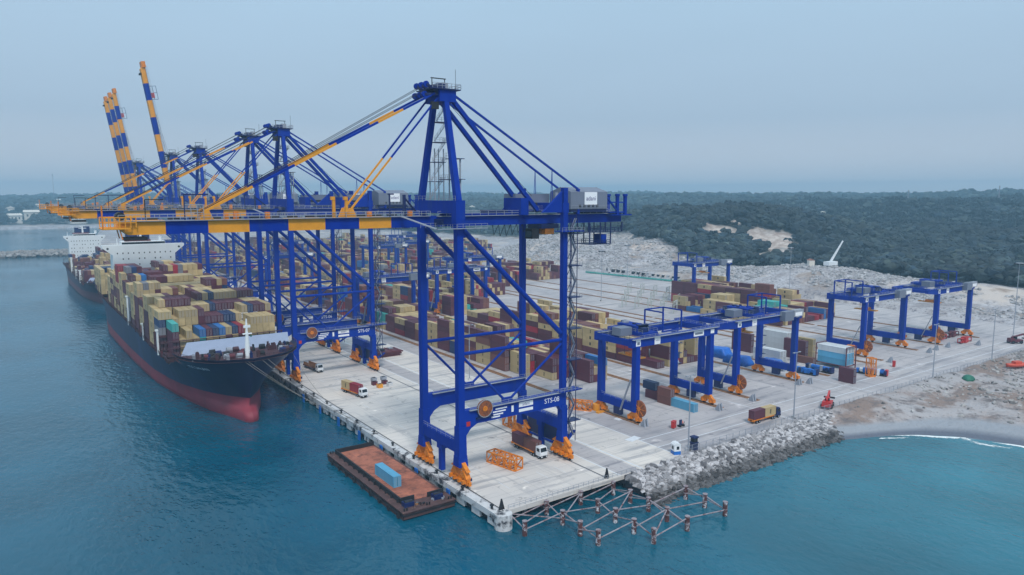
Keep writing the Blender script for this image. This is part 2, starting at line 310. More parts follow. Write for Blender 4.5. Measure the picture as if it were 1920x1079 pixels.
def terrain():
    X, Y = np.meshgrid(GX, GY); Z = height(X, Y); ny, nx = X.shape
    v = np.stack([X, Y, Z], -1).reshape(-1, 3); i = np.arange(nx*ny).reshape(ny, nx)
    f = np.stack([i[:-1, :-1], i[:-1, 1:], i[1:, 1:], i[1:, :-1]], -1).reshape(-1, 4)
    keep = Z.reshape(-1)[f].max(1) > -11.9; f = f[keep]
    me = bpy.data.meshes.new('hills'); me.vertices.add(len(v)); me.vertices.foreach_set('co', v.ravel()); me.loops.add(f.size); me.loops.foreach_set('vertex_index', f.ravel())
    me.polygons.add(len(f)); me.polygons.foreach_set('loop_start', np.arange(0, f.size, 4)); me.polygons.foreach_set('loop_total', np.full(len(f), 4)); me.update(calc_edges=True); me.polygons.foreach_set('use_smooth', [True]*len(f))
    D = sdist(X, Y).reshape(-1)
    at_ = me.attributes.new('wood', 'FLOAT', 'POINT'); at_.data.foreach_set('value', np.clip((D-5)/30, 0, 1)*(1-bare(X.reshape(-1), Y.reshape(-1))))
    a2 = me.attributes.new('sandy', 'FLOAT', 'POINT'); a2.data.foreach_set('value', ((Y < 133) & (X < 560)).astype(float).reshape(-1))
    o = bpy.data.objects.new('hills', me); COL.objects.link(o); tag(o, kind='structure')
    m = bpy.data.materials.new('hill_ground'); m.use_nodes = True; nt = m.node_tree; L = nt.links; b = nt.nodes['Principled BSDF']; b.inputs['Roughness'].default_value = .95
    pos = nd(nt, 'ShaderNodeNewGeometry').outputs['Position']
    def noise(s, d=6, rg=.65):
        n = nd(nt, 'ShaderNodeTexNoise'); n.inputs['Scale'].default_value = s; n.inputs['Detail'].default_value = d; n.inputs['Roughness'].default_value = rg; L.new(pos, n.inputs['Vector']); return n.outputs['Fac']
    def rmp(f, lo, hi):
        r = nd(nt, 'ShaderNodeMapRange'); r.inputs['From Min'].default_value = lo; r.inputs['From Max'].default_value = hi; L.new(f, r.inputs['Value']); return r.outputs['Result']
    def mix(f, a, bb):
        x = nd(nt, 'ShaderNodeMix', data_type='RGBA'); L.new(f, x.inputs['Factor'])
        for s, vv in (('A', a), ('B', bb)):
            if isinstance(vv, tuple): x.inputs[s].default_value = lin(vv)
            else: L.new(vv, x.inputs[s])
        return x.outputs['Result']
    a1 = nd(nt, 'ShaderNodeAttribute', attribute_name='wood').outputs['Fac']; a3 = nd(nt, 'ShaderNodeAttribute', attribute_name='sandy').outputs['Fac']
    rub = mix(rmp(noise(.08), .4, .62), (186, 184, 188), (150, 144, 146)); rub = mix(rmp(noise(.5, 4), .5, .62), rub, (120, 116, 122)); rub = mix(rmp(noise(.016, 5), .52, .64), rub, (198, 186, 178)); rub = mix(rmp(noise(.03, 5), .56, .68), rub, (150, 132, 120))
    sa = mix(rmp(noise(.05), .4, .6), (172, 168, 170), (160, 146, 142)); sa = mix(rmp(noise(.05, 6), .5, .58), sa, (140, 122, 114)); sa = mix(rmp(noise(.16), .5, .64), sa, (116, 108, 108)); sa = mix(rmp(noise(.7, 5), .6, .68), sa, (100, 92, 94))
    # wet sand by the water
    spz = nd(nt, 'ShaderNodeSeparateXYZ'); L.new(pos, spz.inputs[0]); flat = rmp(spz.outputs['Z'], -1.2, -1.9); sa = mix(flat, sa, (150, 154, 162)); wet = rmp(spz.outputs['Z'], -2.6, -3.2); sa = mix(wet, sa, (98, 104, 118))
    c = mix(a3, rub, sa); wd = mix(rmp(noise(.03), .4, .6), (40, 52, 40), (58, 62, 44)); c = mix(a1, c, wd)
    bm = nd(nt, 'ShaderNodeAttribute', attribute_name='bare').outputs['Fac']; c = mix(bm, c, mix(rmp(noise(.12), .42, .6), (204, 192, 184), (160, 142, 132))); L.new(c, b.inputs['Base Color'])
    a5 = me.attributes.new('bare', 'FLOAT', 'POINT'); a5.data.foreach_set('value', bare(X.reshape(-1), Y.reshape(-1)))
    bp = nd(nt, 'ShaderNodeBump'); bp.inputs['Distance'].default_value = .9; L.new(noise(.45, 5), bp.inputs['Height']); L.new(bp.outputs['Normal'], b.inputs['Normal']); me.materials.append(m)
def hit(px, py, dmax=3000):                 # where the line of sight meets the terrain
    d = ray(px, py); t = np.linspace(300, dmax, 1400); X = d.x*t; Y = d.y*t; Z = CAM_Z+d.z*t; H = height(X, Y); k = np.argmax(H >= Z)
    return Vector((X[k], Y[k], H[k])) if H[k] >= Z[k] else None
_bs = []
for px, py, r in ((1336, 438, 16), (1352, 436, 20), (1366, 445, 10), (1425, 449, 18), (1440, 450, 26), (1462, 458, 20), (1475, 462, 12), (1408, 489, 20), (1425, 484, 14), (1450, 483, 26), (1475, 481, 22), (1490, 487, 14), (1296, 437, 12), (1505, 491, 14), (1535, 494, 18), (1560, 494, 14), (1205, 457, 14), (1605, 489, 18), (1625, 484, 12), (1318, 440, 9), (1382, 418, 8), (1380, 487, 10)):
    p = hit(px, py)
    if p: _bs.append((p.x, p.y, r*1.0))
def bare(X, Y):
    r = np.zeros(np.shape(X)); nn = fbm(X, Y, 16)*1.6
    for x, y, s in _bs: r = np.maximum(r, np.clip((1.25+nn-np.hypot(X-x, Y-y)/s)*3, 0, 1))
    return r
terrain()

# ------------------------------------------------------------------ bulk meshes (many small pieces in one go)
def icos():
    t = (1+5**.5)/2; v = np.array([(-1, t, 0), (1, t, 0), (-1, -t, 0), (1, -t, 0), (0, -1, t), (0, 1, t), (0, -1, -t), (0, 1, -t), (t, 0, -1), (t, 0, 1), (-t, 0, -1), (-t, 0, 1)], float); v /= np.linalg.norm(v[0])
    f = np.array([(0, 11, 5), (0, 5, 1), (0, 1, 7), (0, 7, 10), (0, 10, 11), (1, 5, 9), (5, 11, 4), (11, 10, 2), (10, 7, 6), (7, 1, 8), (3, 9, 4), (3, 4, 2), (3, 2, 6), (3, 6, 8), (3, 8, 9), (4, 9, 5), (2, 4, 11), (6, 2, 10), (8, 6, 7), (9, 8, 1)]); return v, f
IV, IF = icos()
def tris_obj(name, V, Fc, mtl, shade=None, smooth=False, tone=None):
    me = bpy.data.meshes.new(name); me.vertices.add(len(V)); me.vertices.foreach_set('co', V.ravel()); k = Fc.shape[1]; me.loops.add(Fc.size); me.loops.foreach_set('vertex_index', Fc.ravel())
    me.polygons.add(len(Fc)); me.polygons.foreach_set('loop_start', np.arange(0, Fc.size, k)); me.polygons.foreach_set('loop_total', np.full(len(Fc), k)); me.update(calc_edges=True)
    me.polygons.foreach_set('use_smooth', [bool(smooth)]*len(Fc))
    if tone is not None: a = me.attributes.new('tone', 'FLOAT_COLOR', 'POINT'); a.data.foreach_set('color', tone.ravel())
    me.materials.append(mtl); o = bpy.data.objects.new(name, me); COL.objects.link(o); return o
def tone_mat(name, rough=.9, var=.25, scale=.5, bump=0):
    m = mat(name, (255, 255, 255), rough, var=var, scale=scale, coord='pos', bump=bump, bscale=1.0); nt = m.node_tree
    vm = [n for n in nt.nodes if n.type == 'VECT_MATH'][0]; a = nd(nt, 'ShaderNodeAttribute', attribute_name='tone'); nt.links.new(a.outputs['Color'], vm.inputs[0]); return m
def blobs(P, SZ, flat=.7, jit=.25, r=rng):
    n = len(P); V = IV[None]*(1+jit*(r.rand(n, 12, 1)-.5)*2); sc = np.stack([SZ*(.8+.4*r.rand(n)), SZ*(.8+.4*r.rand(n)), SZ*flat*(.7+.5*r.rand(n))], -1)
    V = V*sc[:, None, :]; a = r.rand(n)*2*PI; c, s = np.cos(a)[:, None], np.sin(a)[:, None]; x = V[..., 0]*c-V[..., 1]*s; y = V[..., 0]*s+V[..., 1]*c; V = np.stack([x, y, V[..., 2]], -1)+P[:, None, :]
    return V.reshape(-1, 3), (IF[None]+12*np.arange(n)[:, None, None]).reshape(-1, 3)

def forest():
    pts = []
    # candidate trees: density falls with distance from the camera, only where the wood is
    r = np.random.RandomState(11)
    for lo, hi, n in ((550, 1100, 36000), (1100, 1900, 28000), (1900, 4200, 28000)):
        az = r.uniform(R(-4), R(78), n); d = np.sqrt(r.uniform(lo*lo, hi*hi, n)); X = d*np.sin(az); Y = d*np.cos(az); pts.append(np.stack([X, Y, d], -1))
    P = np.concatenate(pts); sd_ = sdist(P[:, 0], P[:, 1]); bn = bare(P[:, 0], P[:, 1]); H = height(P[:, 0], P[:, 1])
    k = (sd_ > 6+10*r.rand(len(P))) & (bn < .4) & (H > -3); P = P[k]; H = H[k]; n = len(P)
    sz = (3.0+4.0*r.rand(n)**1.4)*np.clip(P[:, 2]/1100, 1, 1.9); clump = fbm(P[:, 0], P[:, 1], 90)
    palm = (r.rand(n) < np.clip(.45+clump*2.2+(P[:, 0]-760)/700, .05, .8)) & (P[:, 2] < 1700)
    R_ = ~palm; base = np.stack([P[:, 0], P[:, 1], H], -1)
    # broadleaf crowns: each is three or four uneven leaf masses
    V = []; Fc = []; T = []; off = 0
    for q in range(4):
        b = base[R_]; s = sz[R_]; nn = len(b); o = np.stack([(r.rand(nn)-.5)*s*1.3, (r.rand(nn)-.5)*s*1.3, s*(1.0+.55*r.rand(nn))], -1)
        v, f = blobs(b+o, s*(.55+.25*r.rand(nn)), .75, .4, r); g = np.repeat((.45+1.25*r.rand(nn)**1.8)*(1+1.6*np.clip(clump[R_], -.35, .35)), 12); tint = np.repeat(r.rand(nn), 12)
        c = np.stack([(.014+.030*tint)*g, (.034+.028*tint)*g, (.056)*g, np.ones(nn*12)], -1); V.append(v); Fc.append(f+off); T.append(c); off += len(v)  # leaf colour has a blue haze tint mixed in
    # palms: a crown of bent fronds on a thin trunk
    b = base[palm]; s = sz[palm]*.95; nn = len(b); hgt = s*(1.3+.7*r.rand(nn)); K = 7
    a = r.rand(nn, 1)*2*PI+np.arange(K)[None]*2*PI/K+r.rand(nn, K)*.5; L1 = s[:, None]*(.6+.3*r.rand(nn, K)); top = b+np.stack([0*s, 0*s, hgt], -1)
    dx, dy = np.cos(a), np.sin(a); mid = top[:, None]+np.stack([dx*L1*.55, dy*L1*.55, L1*(.22+.2*r.rand(nn, K))], -1); tip = top[:, None]+np.stack([dx*L1*1.1, dy*L1*1.1, -L1*(.1+.45*r.rand(nn, K))], -1)
    w = np.stack([-dy, dx, 0*dx], -1)*(.16*s)[:, None, None]; t0 = np.broadcast_to(top[:, None], mid.shape); v = np.stack([t0, mid-w, tip, mid+w], 2).reshape(-1, 3); f = (np.array([(0, 1, 2), (0, 2, 3)])[None]+4*np.arange(nn*K)[:, None, None]).reshape(-1, 3)
    g = np.repeat(.7+.7*r.rand(nn), K*4); c = np.stack([.032*g, .052*g, .064*g, np.ones(len(g))], -1); V.append(v); Fc.append(f+off); T.append(c); off += len(v)  # fronds carry the painted blue of the haze too
    tw = .35; v = np.stack([b+np.array([-tw, 0, 0]), b+np.array([tw, tw, 0]), top], 1).reshape(-1, 3); f = np.arange(nn*3).reshape(-1, 3); c = np.tile(np.array([.10, .09, .08, 1.]), (nn*3, 1)); V.append(v); Fc.append(f+off); T.append(c)
    o = tris_obj('forest', np.concatenate(V), np.concatenate(Fc), tone_mat('haze_tinted_foliage', .9, .35, .35), tone=np.concatenate(T)); tag(o, 'dense hazy wood of palms and broadleaf trees over the hills behind the port', 'forest', kind='stuff')
forest()

def rocks(name, P, SZ, label, dark=.0, flat=.75, mt=None, tones=((.60, .58, .60), (.11, .105, .115))):
    v, f = blobs(P, SZ, flat, .45); n = len(P); k = rng.rand(n)**1.1; c = np.array(tones[0])[None]*(1-k[:, None])+np.array(tones[1])[None]*k[:, None]; wet = np.clip((-1.9-P[:, 2])/.9, 0, 1)[:, None]; c = c*(1-.74*wet)
    c = np.concatenate([c, np.ones((n, 1))], 1); o = tris_obj(name, v, f, M_ROCK, tone=np.repeat(c, 12, 0)); return tag(o, label, 'rocks', kind='stuff')
M_ROCK = tone_mat('boulder_rock', .9, .3, .8, .25)
# revetment south of the yard
def revet():
    n = 7500; X = rng.uniform(127, 240, n); t = rng.rand(n)
    w = np.clip((243-X)/30, .25, 1); top = 130.3; toe = 130.3-(12.5*w); Y = top+(toe-top)*t*1.0+.6*(rng.rand(n)-.5)
    Y = np.where(X < 137, Y+(137-X)*-.2, Y); Z = .0+(WZ-.7)*t**1.05+.5*(rng.rand(n)-.5)+np.where(X > 215, .8*(X-215)/28, 0)
    P = np.stack([X, Y, Z], -1); rocks('rock_revetment', P, .4+.75*rng.rand(n)**1.8, 'pale boulder revetment sloping from the yard edge into the sea')
    m = MB(); m.prism([(130.7, -.1), (118.4, -5.4), (131, -5.4)], 'x', 128, 243, M['rockwet']); tag(m.build('revetment_core'), kind='structure')
revet()
def rubblefield():
    r = np.random.RandomState(4); n = 26000; X = r.uniform(470, 720, n); Y = r.uniform(120, 800, n); d = sdist(X, Y); k = (d < 25+20*r.rand(n)) & (fbm(X, Y, 55) > -.16); X = X[k]; Y = Y[k]
    H = height(X, Y); n = len(X); k = H > -.2; X, Y, H = X[k], Y[k], H[k]; n = len(X)
    rocks('rubble_heap', np.stack([X, Y, H+.2], -1), .5+1.3*r.rand(n)**2.2, 'pale quarry rubble heaped in long mounds behind the yard', tones=((.50, .49, .50), (.26, .25, .26)))
    n = 4200; X = r.uniform(226, 470, n); Y = r.uniform(60, 130, n); H = height(X, Y); k = ((fbm(X, Y, 24) > .04) | (r.rand(n) < .12)) & (H > -1.6); n = k.sum()
    rocks('beach_debris', np.stack([X[k], Y[k], H[k]+.1], -1), .25+.7*r.rand(n)**2, 'scattered stones and debris on the sandy shore', tones=((.5, .48, .47), (.12, .11, .11)))
    n = 5200; X = r.uniform(-420, 88, n); Y = 1094+r.normal(0, 13, n); Z = 2.6-np.abs(Y-1094)*.27+.5*r.rand(n); rocks('breakwater', np.stack([X, Y, Z], -1), 1.4+1.6*r.rand(n), 'long low rock breakwater crossing the water behind the ships', tones=((.36, .34, .33), (.2, .19, .19)))
    o = bpy.data.objects['breakwater']
rubblefield()
# surf along the beach
def surf():
    m = MB(); fo = mat('sea_foam', (232, 238, 240), .8, var=.1, coord='pos')
    def shore_x(y):
        x = np.linspace(205, 420, 1200); h = height(x, np.full(1200, y)); return x[np.argmax(h > WZ+.02)]
    Y = np.linspace(112, 40, 90); xs = np.array([shore_x(y) for y in Y]); xs = np.convolve(np.pad(xs, 4, 'edge'), np.ones(9)/9, 'valid'); w = [0]*90
    nt = fo.node_tree; L = nt.links; pos = nd(nt, 'ShaderNodeNewGeometry').outputs['Position']; n = nd(nt, 'ShaderNodeTexNoise'); n.inputs['Scale'].default_value = .55; n.inputs['Detail'].default_value = 9; n.inputs['Roughness'].default_value = .75; L.new(pos, n.inputs['Vector'])
    at_ = nd(nt, 'ShaderNodeAttribute', attribute_name='lace'); ad = nd(nt, 'ShaderNodeMath', operation='ADD'); L.new(n.outputs['Fac'], ad.inputs[0]); L.new(at_.outputs['Fac'], ad.inputs[1]); rr = nd(nt, 'ShaderNodeMapRange'); rr.inputs['From Min'].default_value = .86; rr.inputs['From Max'].default_value = 1.02; L.new(ad.outputs[0], rr.inputs['Value']); L.new(rr.outputs['Result'], nt.nodes['Principled BSDF'].inputs['Alpha'])
    K = (.2, -.6, -1.2, -3.0, -5.0, -8.5); A = (.0, .75, .62, .36, .44, .0); lace = []
    for i in range(90):
        for k_, a_ in zip(K, A): m.v.append((xs[i]+k_+.5*math.sin(i*.4), Y[i], WZ+.035)); lace.append(a_*(.8+.35*math.sin(i*.23+k_)))
    mi_ = m.mi(fo)
    for i in range(89):
        for k_ in range(5): m.f.append((i*6+k_, i*6+k_+1, i*6+7+k_, i*6+6+k_)); m.m.append(mi_)
    o = m.build('surf'); la = o.data.attributes.new('lace', 'FLOAT', 'POINT'); la.data.foreach_set('value', lace); tag(o, 'thin white surf line breaking along the sandy beach', 'surf', kind='stuff')
surf()

# ------------------------------------------------------------------ quay, yard, roads
Q0, QE = 87.0, 1060.0          # quay edge x, far end y
END_Y = 130.0
def quay():
    m = MB(); m.b2(150, 461, END_Y+.2, 1074, -.9, -.012, M['pave']); m.b2(461, 571, 784, 1074, -.9, -.012, M['pave']); tag(m.build('yard_pavement'), kind='structure')
    m = MB(); m.b2(Q0+2.2, 150, END_Y, 1060, -1.1, 0, M['apron']); tag(m.build('quay_deck'), kind='structure')
    # front wall: a deep cope beam with recesses, dirty below
    m = MB(); m.b2(Q0, Q0+2.2, END_Y-1.5, 1060, -1.5, .012, M['concwhite'])
    y = END_Y
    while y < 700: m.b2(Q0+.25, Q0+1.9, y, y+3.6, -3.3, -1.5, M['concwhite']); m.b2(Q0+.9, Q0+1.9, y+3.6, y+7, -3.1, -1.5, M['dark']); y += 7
    m.b2(Q0+.6, Q0+1.8, 700, 1060, -3.3, -1.5, M['concwhite'])
    m.tube((Q0+1.9, END_Y-.5, -3.6), (Q0+1.9, END_Y-.5, .02), 2.1, M['concwhite'], 18)
    tag(m.build('quay_wall'), 'stained white concrete quay wall with a rounded corner block', 'quay wall')
    m = MB()                                            # piles, and a rear wall coloured dark as the shade below the open deck end
    for x in np.arange(92, 133, 5.5):
        for y in (133, 139): m.tube((x, y, -8), (x, y, -1.1), .55, M['pile'], 8)
    m.b2(89.5, 134, 144, 145, -8, -1.1, M['dark']); tag(m.build('deck_piles'), kind='structure')
    m = MB(); m.b2(127.5, 143, 129.4, 133, -2.5, -.02, M['rockwet']); tag(m.build('deck_edge_fill'), kind='structure')
    m = MB()                                            # crane rails and painted lines
    for x in (89.6, 122.4): m.b2(x-.16, x+.16, END_Y+.5, 1050, .004, .03, M['railsteel']); m.b2(x-.42, x-.3, END_Y+.5, 1050, .004, .012, M['lane'])
    tag(m.build('crane_rail'), 'pair of dark steel crane rails running the length of the quay', 'rails')
    m = MB(); m.b2(126.8, 133.6, END_Y+.3, 900, .004, .008, M['pave']); tag(m.build('truck_lane'), kind='structure')
    m = MB()
    for x, w in ((126.3, .35), (134.4, .45), (149.9, .3)): m.b2(x, x+w, END_Y+.4, 900, .006, .012, M['line'])
    for x in (98, 104, 110, 116): 
        for y in range(140, 520, 14): m.b2(x, x+.14, y, y+5, .006, .012, M['line'])
    for x in (205, 259, 308): m.b2(x, x+.3, 132, 400, .006, .012, M['line'])
    for y in (146.5, 139.5): m.b2(150, 455, y, y+.3, .006, .012, M['line'])
    for px, py, w, d in ((1187, 823, 5, 2.6), (1162, 785, 4, 2.4), (1068, 765, 3, 2)): p = at(px, py); m.box((p.x, p.y, .01), (w, d, .01), M['line'], .2)
    tag(m.build('road_markings'), kind='structure')
    m = MB()                                            # concrete runway strips of the yard cranes
    for x, y0, y1 in ((161, 155.6, 900), (196.5, 154, 900), (214.5, 152.5, 860), (250, 158, 860), (268, 158, 640), (303, 158, 640), (313, 160, 640), (347.4, 161.5, 640), (369.6, 160.5, 640), (404.5, 158.5, 640)):
        y = y0
        while y < y1:
            l = 30+rng.rand()*50; e = min(y+l, y1); m.b2(x-1.0, x+1.0, y, e, .0, .22, M['rail']); m.b2(x-.08, x+.08, y, e, .22, .32, M['railsteel']); y = e+(2.5 if rng.rand() < .4 else .05)
    tag(m.build('crane_runway'), 'rust brown runway strips for the yard cranes across the pavement', 'rails')
quay()

# ------------------------------------------------------------------ ship-to-shore cranes
G = 32.8; LY = 9.4
BD = 'blue'
def bogie(m, x, y, s=1):                                # yellow bogie set at one corner
    O = M['orange']
    m.prism([(y-3.9, 4.2), (y+3.9, 4.2), (y+.9, 6.4), (y-.9, 6.4)], 'x', x-.55, x+.55, O)
    for k in (-1, 1):
        c = y+k*2.1; m.prism([(c-1.75, 2.5), (c+1.75, 2.5), (c+.5, 4.2), (c-.5, 4.2)], 'x', x-.7, x+.7, O)
        for j in (-1, 1):
            w = c+j*.95; m.b2(x-.5, x+.5, w-.8, w+.8, 1.0, 2.6, O); m.tube((x-.28, w, .72), (x+.28, w, .72), .68, M['dark'], 12); m.tube((x-.3, w, .72), (x+.3, w, .72), .3, O, 8)
            m.b2(x-1.5, x-.5, w-.35, w+.35, 1.3, 2.2, O); m.b2(x+.5, x+1.3, w-.3, w+.3, 1.6, 2.3, M['navy'])
    m.b2(x-.35, x+.35, y-4.6, y-3.9, .9, 1.9, O); m.b2(x-.35, x+.35, y+3.9, y+4.6, .9, 1.9, O)
HINGE = -4.0; TIP = -71.5; GB, GT = 64.5, 67.1
BOUNDS = [-71.5, -63.2, -55.2, -47.0, -38.7, -30.4, -22.3, -14.2, HINGE]
def boom_mesh(length_scale=1.0, gear=True):             # along -x from the hinge at the origin
    m = MB(); z0, z1 = GB-GT, 0.0; Bl, Ye = M[BD], M['yel']; f = lambda x: (x-HINGE)*length_scale
    for i in range(len(BOUNDS)-1):
        c = Ye if i % 2 == 0 else Bl; a, b = f(BOUNDS[i]), f(BOUNDS[i+1])
        if i == 0: m.prism([(a+1.6, z0), (b, z0), (b, z1+.12), (a+.0, z1+.12), (a, z0+1.3)], 'y', -2.25, 2.25, c)
        else: m.b2(a, b, -2.2, 2.2, z0, z1, c)
    return m
def boom_up_part(m, f, sgn=1):
    gr = M['grey']
    for y in (-2.9, 2.9): m.rail((f(TIP), y, .1), (f(HINGE), y, .1), 1.15, gr, 2.4, .09); m.b2(f(TIP), f(HINGE), min(y, y*.75), max(y, y*.75), -.02, .1, gr)
    return m
def stay(m, p, q, cols, w, h):
    p = Vector(p); q = Vector(q)
    for a, b, c in cols: m.bar(p.lerp(q, a), p.lerp(q, b), w, h, M[c])
def make_sts():
    B = M[BD]; t = thing('ship_to_shore_crane', 'x', 'port crane')
    # legs
    for x, wt, wb in ((0, 1.75, 2.3), (G, 1.45, 2.0)):
        for y in (-LY, LY):
            m = MB(); m.bar((x, y, 15), (x, y, 68.6), wt, wt, B); m.bar((x, y, 15), (x, y, 5.6), wb-.2, wb, B, wb, wb+.3)
            m.prism([(y-wb/2-.4, 4.9), (y+wb/2+.4, 4.9), (y+wb/2, 7.6), (y-wb/2, 7.6)], 'x', x-wb/2-.15, x+wb/2+.15, B); m.build('leg', t)
    for x in (0, G):
        m = MB(); m.b2(x-.95, x+.95, -LY+.9, LY-.9, 8.2, 11.0, B); m.rail((x-.9, -LY+1, 11), (x-.9, LY-1, 11), 1.1, M['grey'], 2.2)
        m.b2(x-.6, x+.6, -.75, .75, .9, 8.2, B); m.b2(x-.9, x+.9, -1.1, 1.1, 6.8, 8.2, B)
        if x: m.b2(x-.4, x+.4, -6.5, 6, 3.0, 3.3, B); m.b2(x+.3, x+1.3, -7.5, 7, 3.4, 8.1, M['navy'])
        m.build('sill_beam', t)
        for y in (-LY, LY): m = MB(); bogie(m, x, y); m.build('bogie', t)
    # portal beams with rounded haunches, walkway, lettering
    for y in (-LY, LY):
        m = MB(); m.prism([(.9, 11.6), (.9, 19.0), (G-.8, 19.0), (G-.8, 13.2), (G-2.0, 15.2), (4.5, 15.2), (2.6, 14.2), (1.4, 12.8)], 'y', y-.85, y+.85, B)
        m.rail((2, y-1.5, 19), (G+2, y-1.5, 19), 1.1, M['grey'], 2.2); m.b2(2, G+2.5, y-1.6, y-.86, 18.9, 19.02, M['grey']); m.build('portal_beam', t)
        m = MB(); m.tube((.7, y, 33.3), (G-.6, y, 33.3), .46, B, 12); m.build('horizontal_brace', t)
        m = MB(); m.tube((.8, y, 32.6), (13.6, y, 19.4), .34, B, 10); m.tube((G-.7, y, 32.2), (14.8, y, 19.4), .34, B, 10); m.b2(12.6, 15.8, y-.3, y+.3, 18.9, 20.2, B); m.build('knee_brace', t)
        m = MB(); m.tube((1.2, y, 63.9), (G-.9, y, 35.2), .68, B, 12); m.prism([(.8, 62), (3.4, 62), (.8, 66)], 'y', y-.3, y+.3, B); m.build('diagonal_brace', t)
    m = MB(); m.b2(1.3, 14.5, -.7, .7, 0, .01, B)
    # cross beams over the legs
    m = MB(); m.b2(-1.1, 1.1, -LY-.9, LY+.9, 67.8, 70.9, B); m.b2(-1.3, 1.3, -LY-1.1, -LY+1.1, 64.3, 70.95, B); m.b2(-1.3, 1.3, LY-1.1, LY+1.1, 64.3, 70.95, B); m.rail((-1.3, -LY-.9, 70.9), (-1.3, LY+.9, 70.9), 1.1, M['grey'], 2); m.build('cross_beam', t)
    m = MB(); m.b2(G-1, G+1, -LY-.8, LY+.8, 67.6, 70.2, B); m.b2(G-.7, G+.7, -LY-.7, -LY+.7, 68, 74.2, B); m.b2(G-.7, G+.7, LY-.7, LY+.7, 68, 74.2, B)
    m.prism([(G-1, 67.7), (G-7.5, 67.7), (G-1, 73.2)], 'y', -LY-.4, -LY+.4, B); m.prism([(G-1, 67.7), (G-7.5, 67.7), (G-1, 73.2)], 'y', LY-.4, LY+.4, B); m.build('cross_beam', t)
    m = MB(); m.b2(-7, 7, -LY-2.2, -LY-1.2, 64.2, 64.35, M['grey']); m.rail((-7, -LY-2.2, 64.3), (7, -LY-2.2, 64.3), 1.1, M['grey'], 1.6)
    for y in (-LY-2.2, -3.4): m.rail((-7, y, 64.3), (-1.5, y, 64.3), 1.1, M['grey'], 1.2)
    m.b2(-2.6, -2.1, -6, 5, 65.0, 66.4, M['navy']); m.bar((-7, -LY-2, 64.3), (-12, -3.2, 67.2), .9, .2, M['grey']); m.build('access_platform', t)
    # main girder
    m = MB(); m.b2(HINGE+.02, 60.5, -2.2, 2.2, GB, GT, B)
    for y in (-3.0, 3.0): m.rail((-2, y, GT), (60, y, GT), 1.15, M['grey'], 2.4, .09); m.b2(-2, 60, min(y, y*.74), max(y, y*.74), GT-.15, GT, M['grey'])
    m.b2(1.5, 22, -2.4, 2.4, GT, GT+.5, B); m.b2(13, 20, -1.6, 1.2, GT+.5, GT+1.3, M['navy'])
    m.b2(46, 58, -2.6, 2.6, GT, GT+.45, M['navy']); m.build('main_girder', t)
    m = MB()                                            # back reach: trussed platforms above and a hanging cage below
    for y in (-3.6, 3.6): m.bar((54.5, y, 70.2), (60.6, y, 70.2), .35, .35, B); m.bar((53, y, 72), (57.2, y, 68), .4, .4, B)
    for x in (57.5, 60.6):
        for y in (-3.6, 3.6): m.bar((x, y, 66.5), (x, y, 72.0), .8, .8, B); m.tube((x, y, 72), (x, y, 72.6), .75, B, 10)
    m.b2(54.5, 60.9, -3.8, 3.8, 67.1, 67.5, B); m.b2(54.5, 62.5, -4.6, -2.4, 66.4, 66.7, B)
    for x0, x1, z in ((46.5, 59.5, 61.8), (47, 55, 58.3)):
        m.b2(x0, x1, -3.6, 3.6, z-.15, z, M['navy']); m.rail((x0, -3.6, z), (x1, -3.6, z), 1.1, M['navy'], 1.4, .14); m.rail((x0, 3.6, z), (x1, 3.6, z), 1.1, M['navy'], 1.4, .14)
        for x in (x0, x1, (x0+x1)/2):
            for y in (-3.6, 3.6): m.bar((x, y, z-.1), (x, y, GB), .28, .28, M['navy'])
    m.b2(52, 54, -3, 0, 58.4, 61, B); m.rail((59.5, -3, 62.5), (61, -3, 62.5), 1.0, M['navy'], .7, .12); m.build('back_reach_platform', t)
    # machinery house and electrical house
    m = MB(); H_ = M['house']; m.b2(39, 52.6, -4.6, 4.6, 68.4, 73.2, H_); m.prism([(-4.6, 73.2), (4.6, 73.2), (0, 74.5)], 'x', 39, 52.6, H_); m.b2(39.2, 52.4, -4.4, 4.4, GT+.45, 68.4, M['navy'])
    for k in range(5): m.b2(42+k*1.6, 42.8+k*1.6, -4.66, -4.6, 68.8, 69.6, M['dark'])
    m.rail((39, -5.0, 68.4), (53.5, -5.0, 68.4), 1.0, M['grey'], 2.2); hs = m.build('machinery_house', t)
    m = MB(); m.b2(44.0, 48.6, -4.75, -4.62, 69.6, 73.1, M['signface']); m.text('adani', 1.75, M['dtext'], (46.3, -4.8, 71.3), (1, 0, 0), (0, 0, 1)); m.build('sign_panel', hs)
    m = MB(); m.b2(24.5, 36, 1.2, 6.8, 68.4, 72.6, H_); m.b2(26, 32, 1.1, 1.2, 69.4, 70.2, M['dark']); m.rail((24.5, -1.4, 68.2), (38, -1.4, 68.2), 1.1, M['grey'], 1.8); m.b2(24, 38.5, -2.6, 6.9, 68.0, 68.3, B); m.b2(22.5, 25, -4, 4, 67, 71.5, B)
    m.tube((36.8, -1, 68.4), (36.8, -1, 73), .5, M['grey'], 8); m.build('electrical_house', t)
    # A-frame
    AZ = 96.0
    for y in (-1, 1): m = MB(); m.bar((0, y*(LY-.2), 70.8), (.6, y*2.6, AZ), 1.5, 1.5, B, 1.25, 1.25); m.build('mast_leg', t)
    for y in (-1, 1): m = MB(); m.bar((28.6, y*3.1, 68.2), (1.8, y*2.7, AZ+.2), 1.0, 1.0, B); m.build('back_leg', t)
    m = MB(); m.b2(-1.4, 3.2, -3.6, 3.6, AZ-1.3, AZ+1.5, B); m.b2(-3.6, 4.2, -4.2, 4.2, AZ+1.5, AZ+1.75, M['navy'])
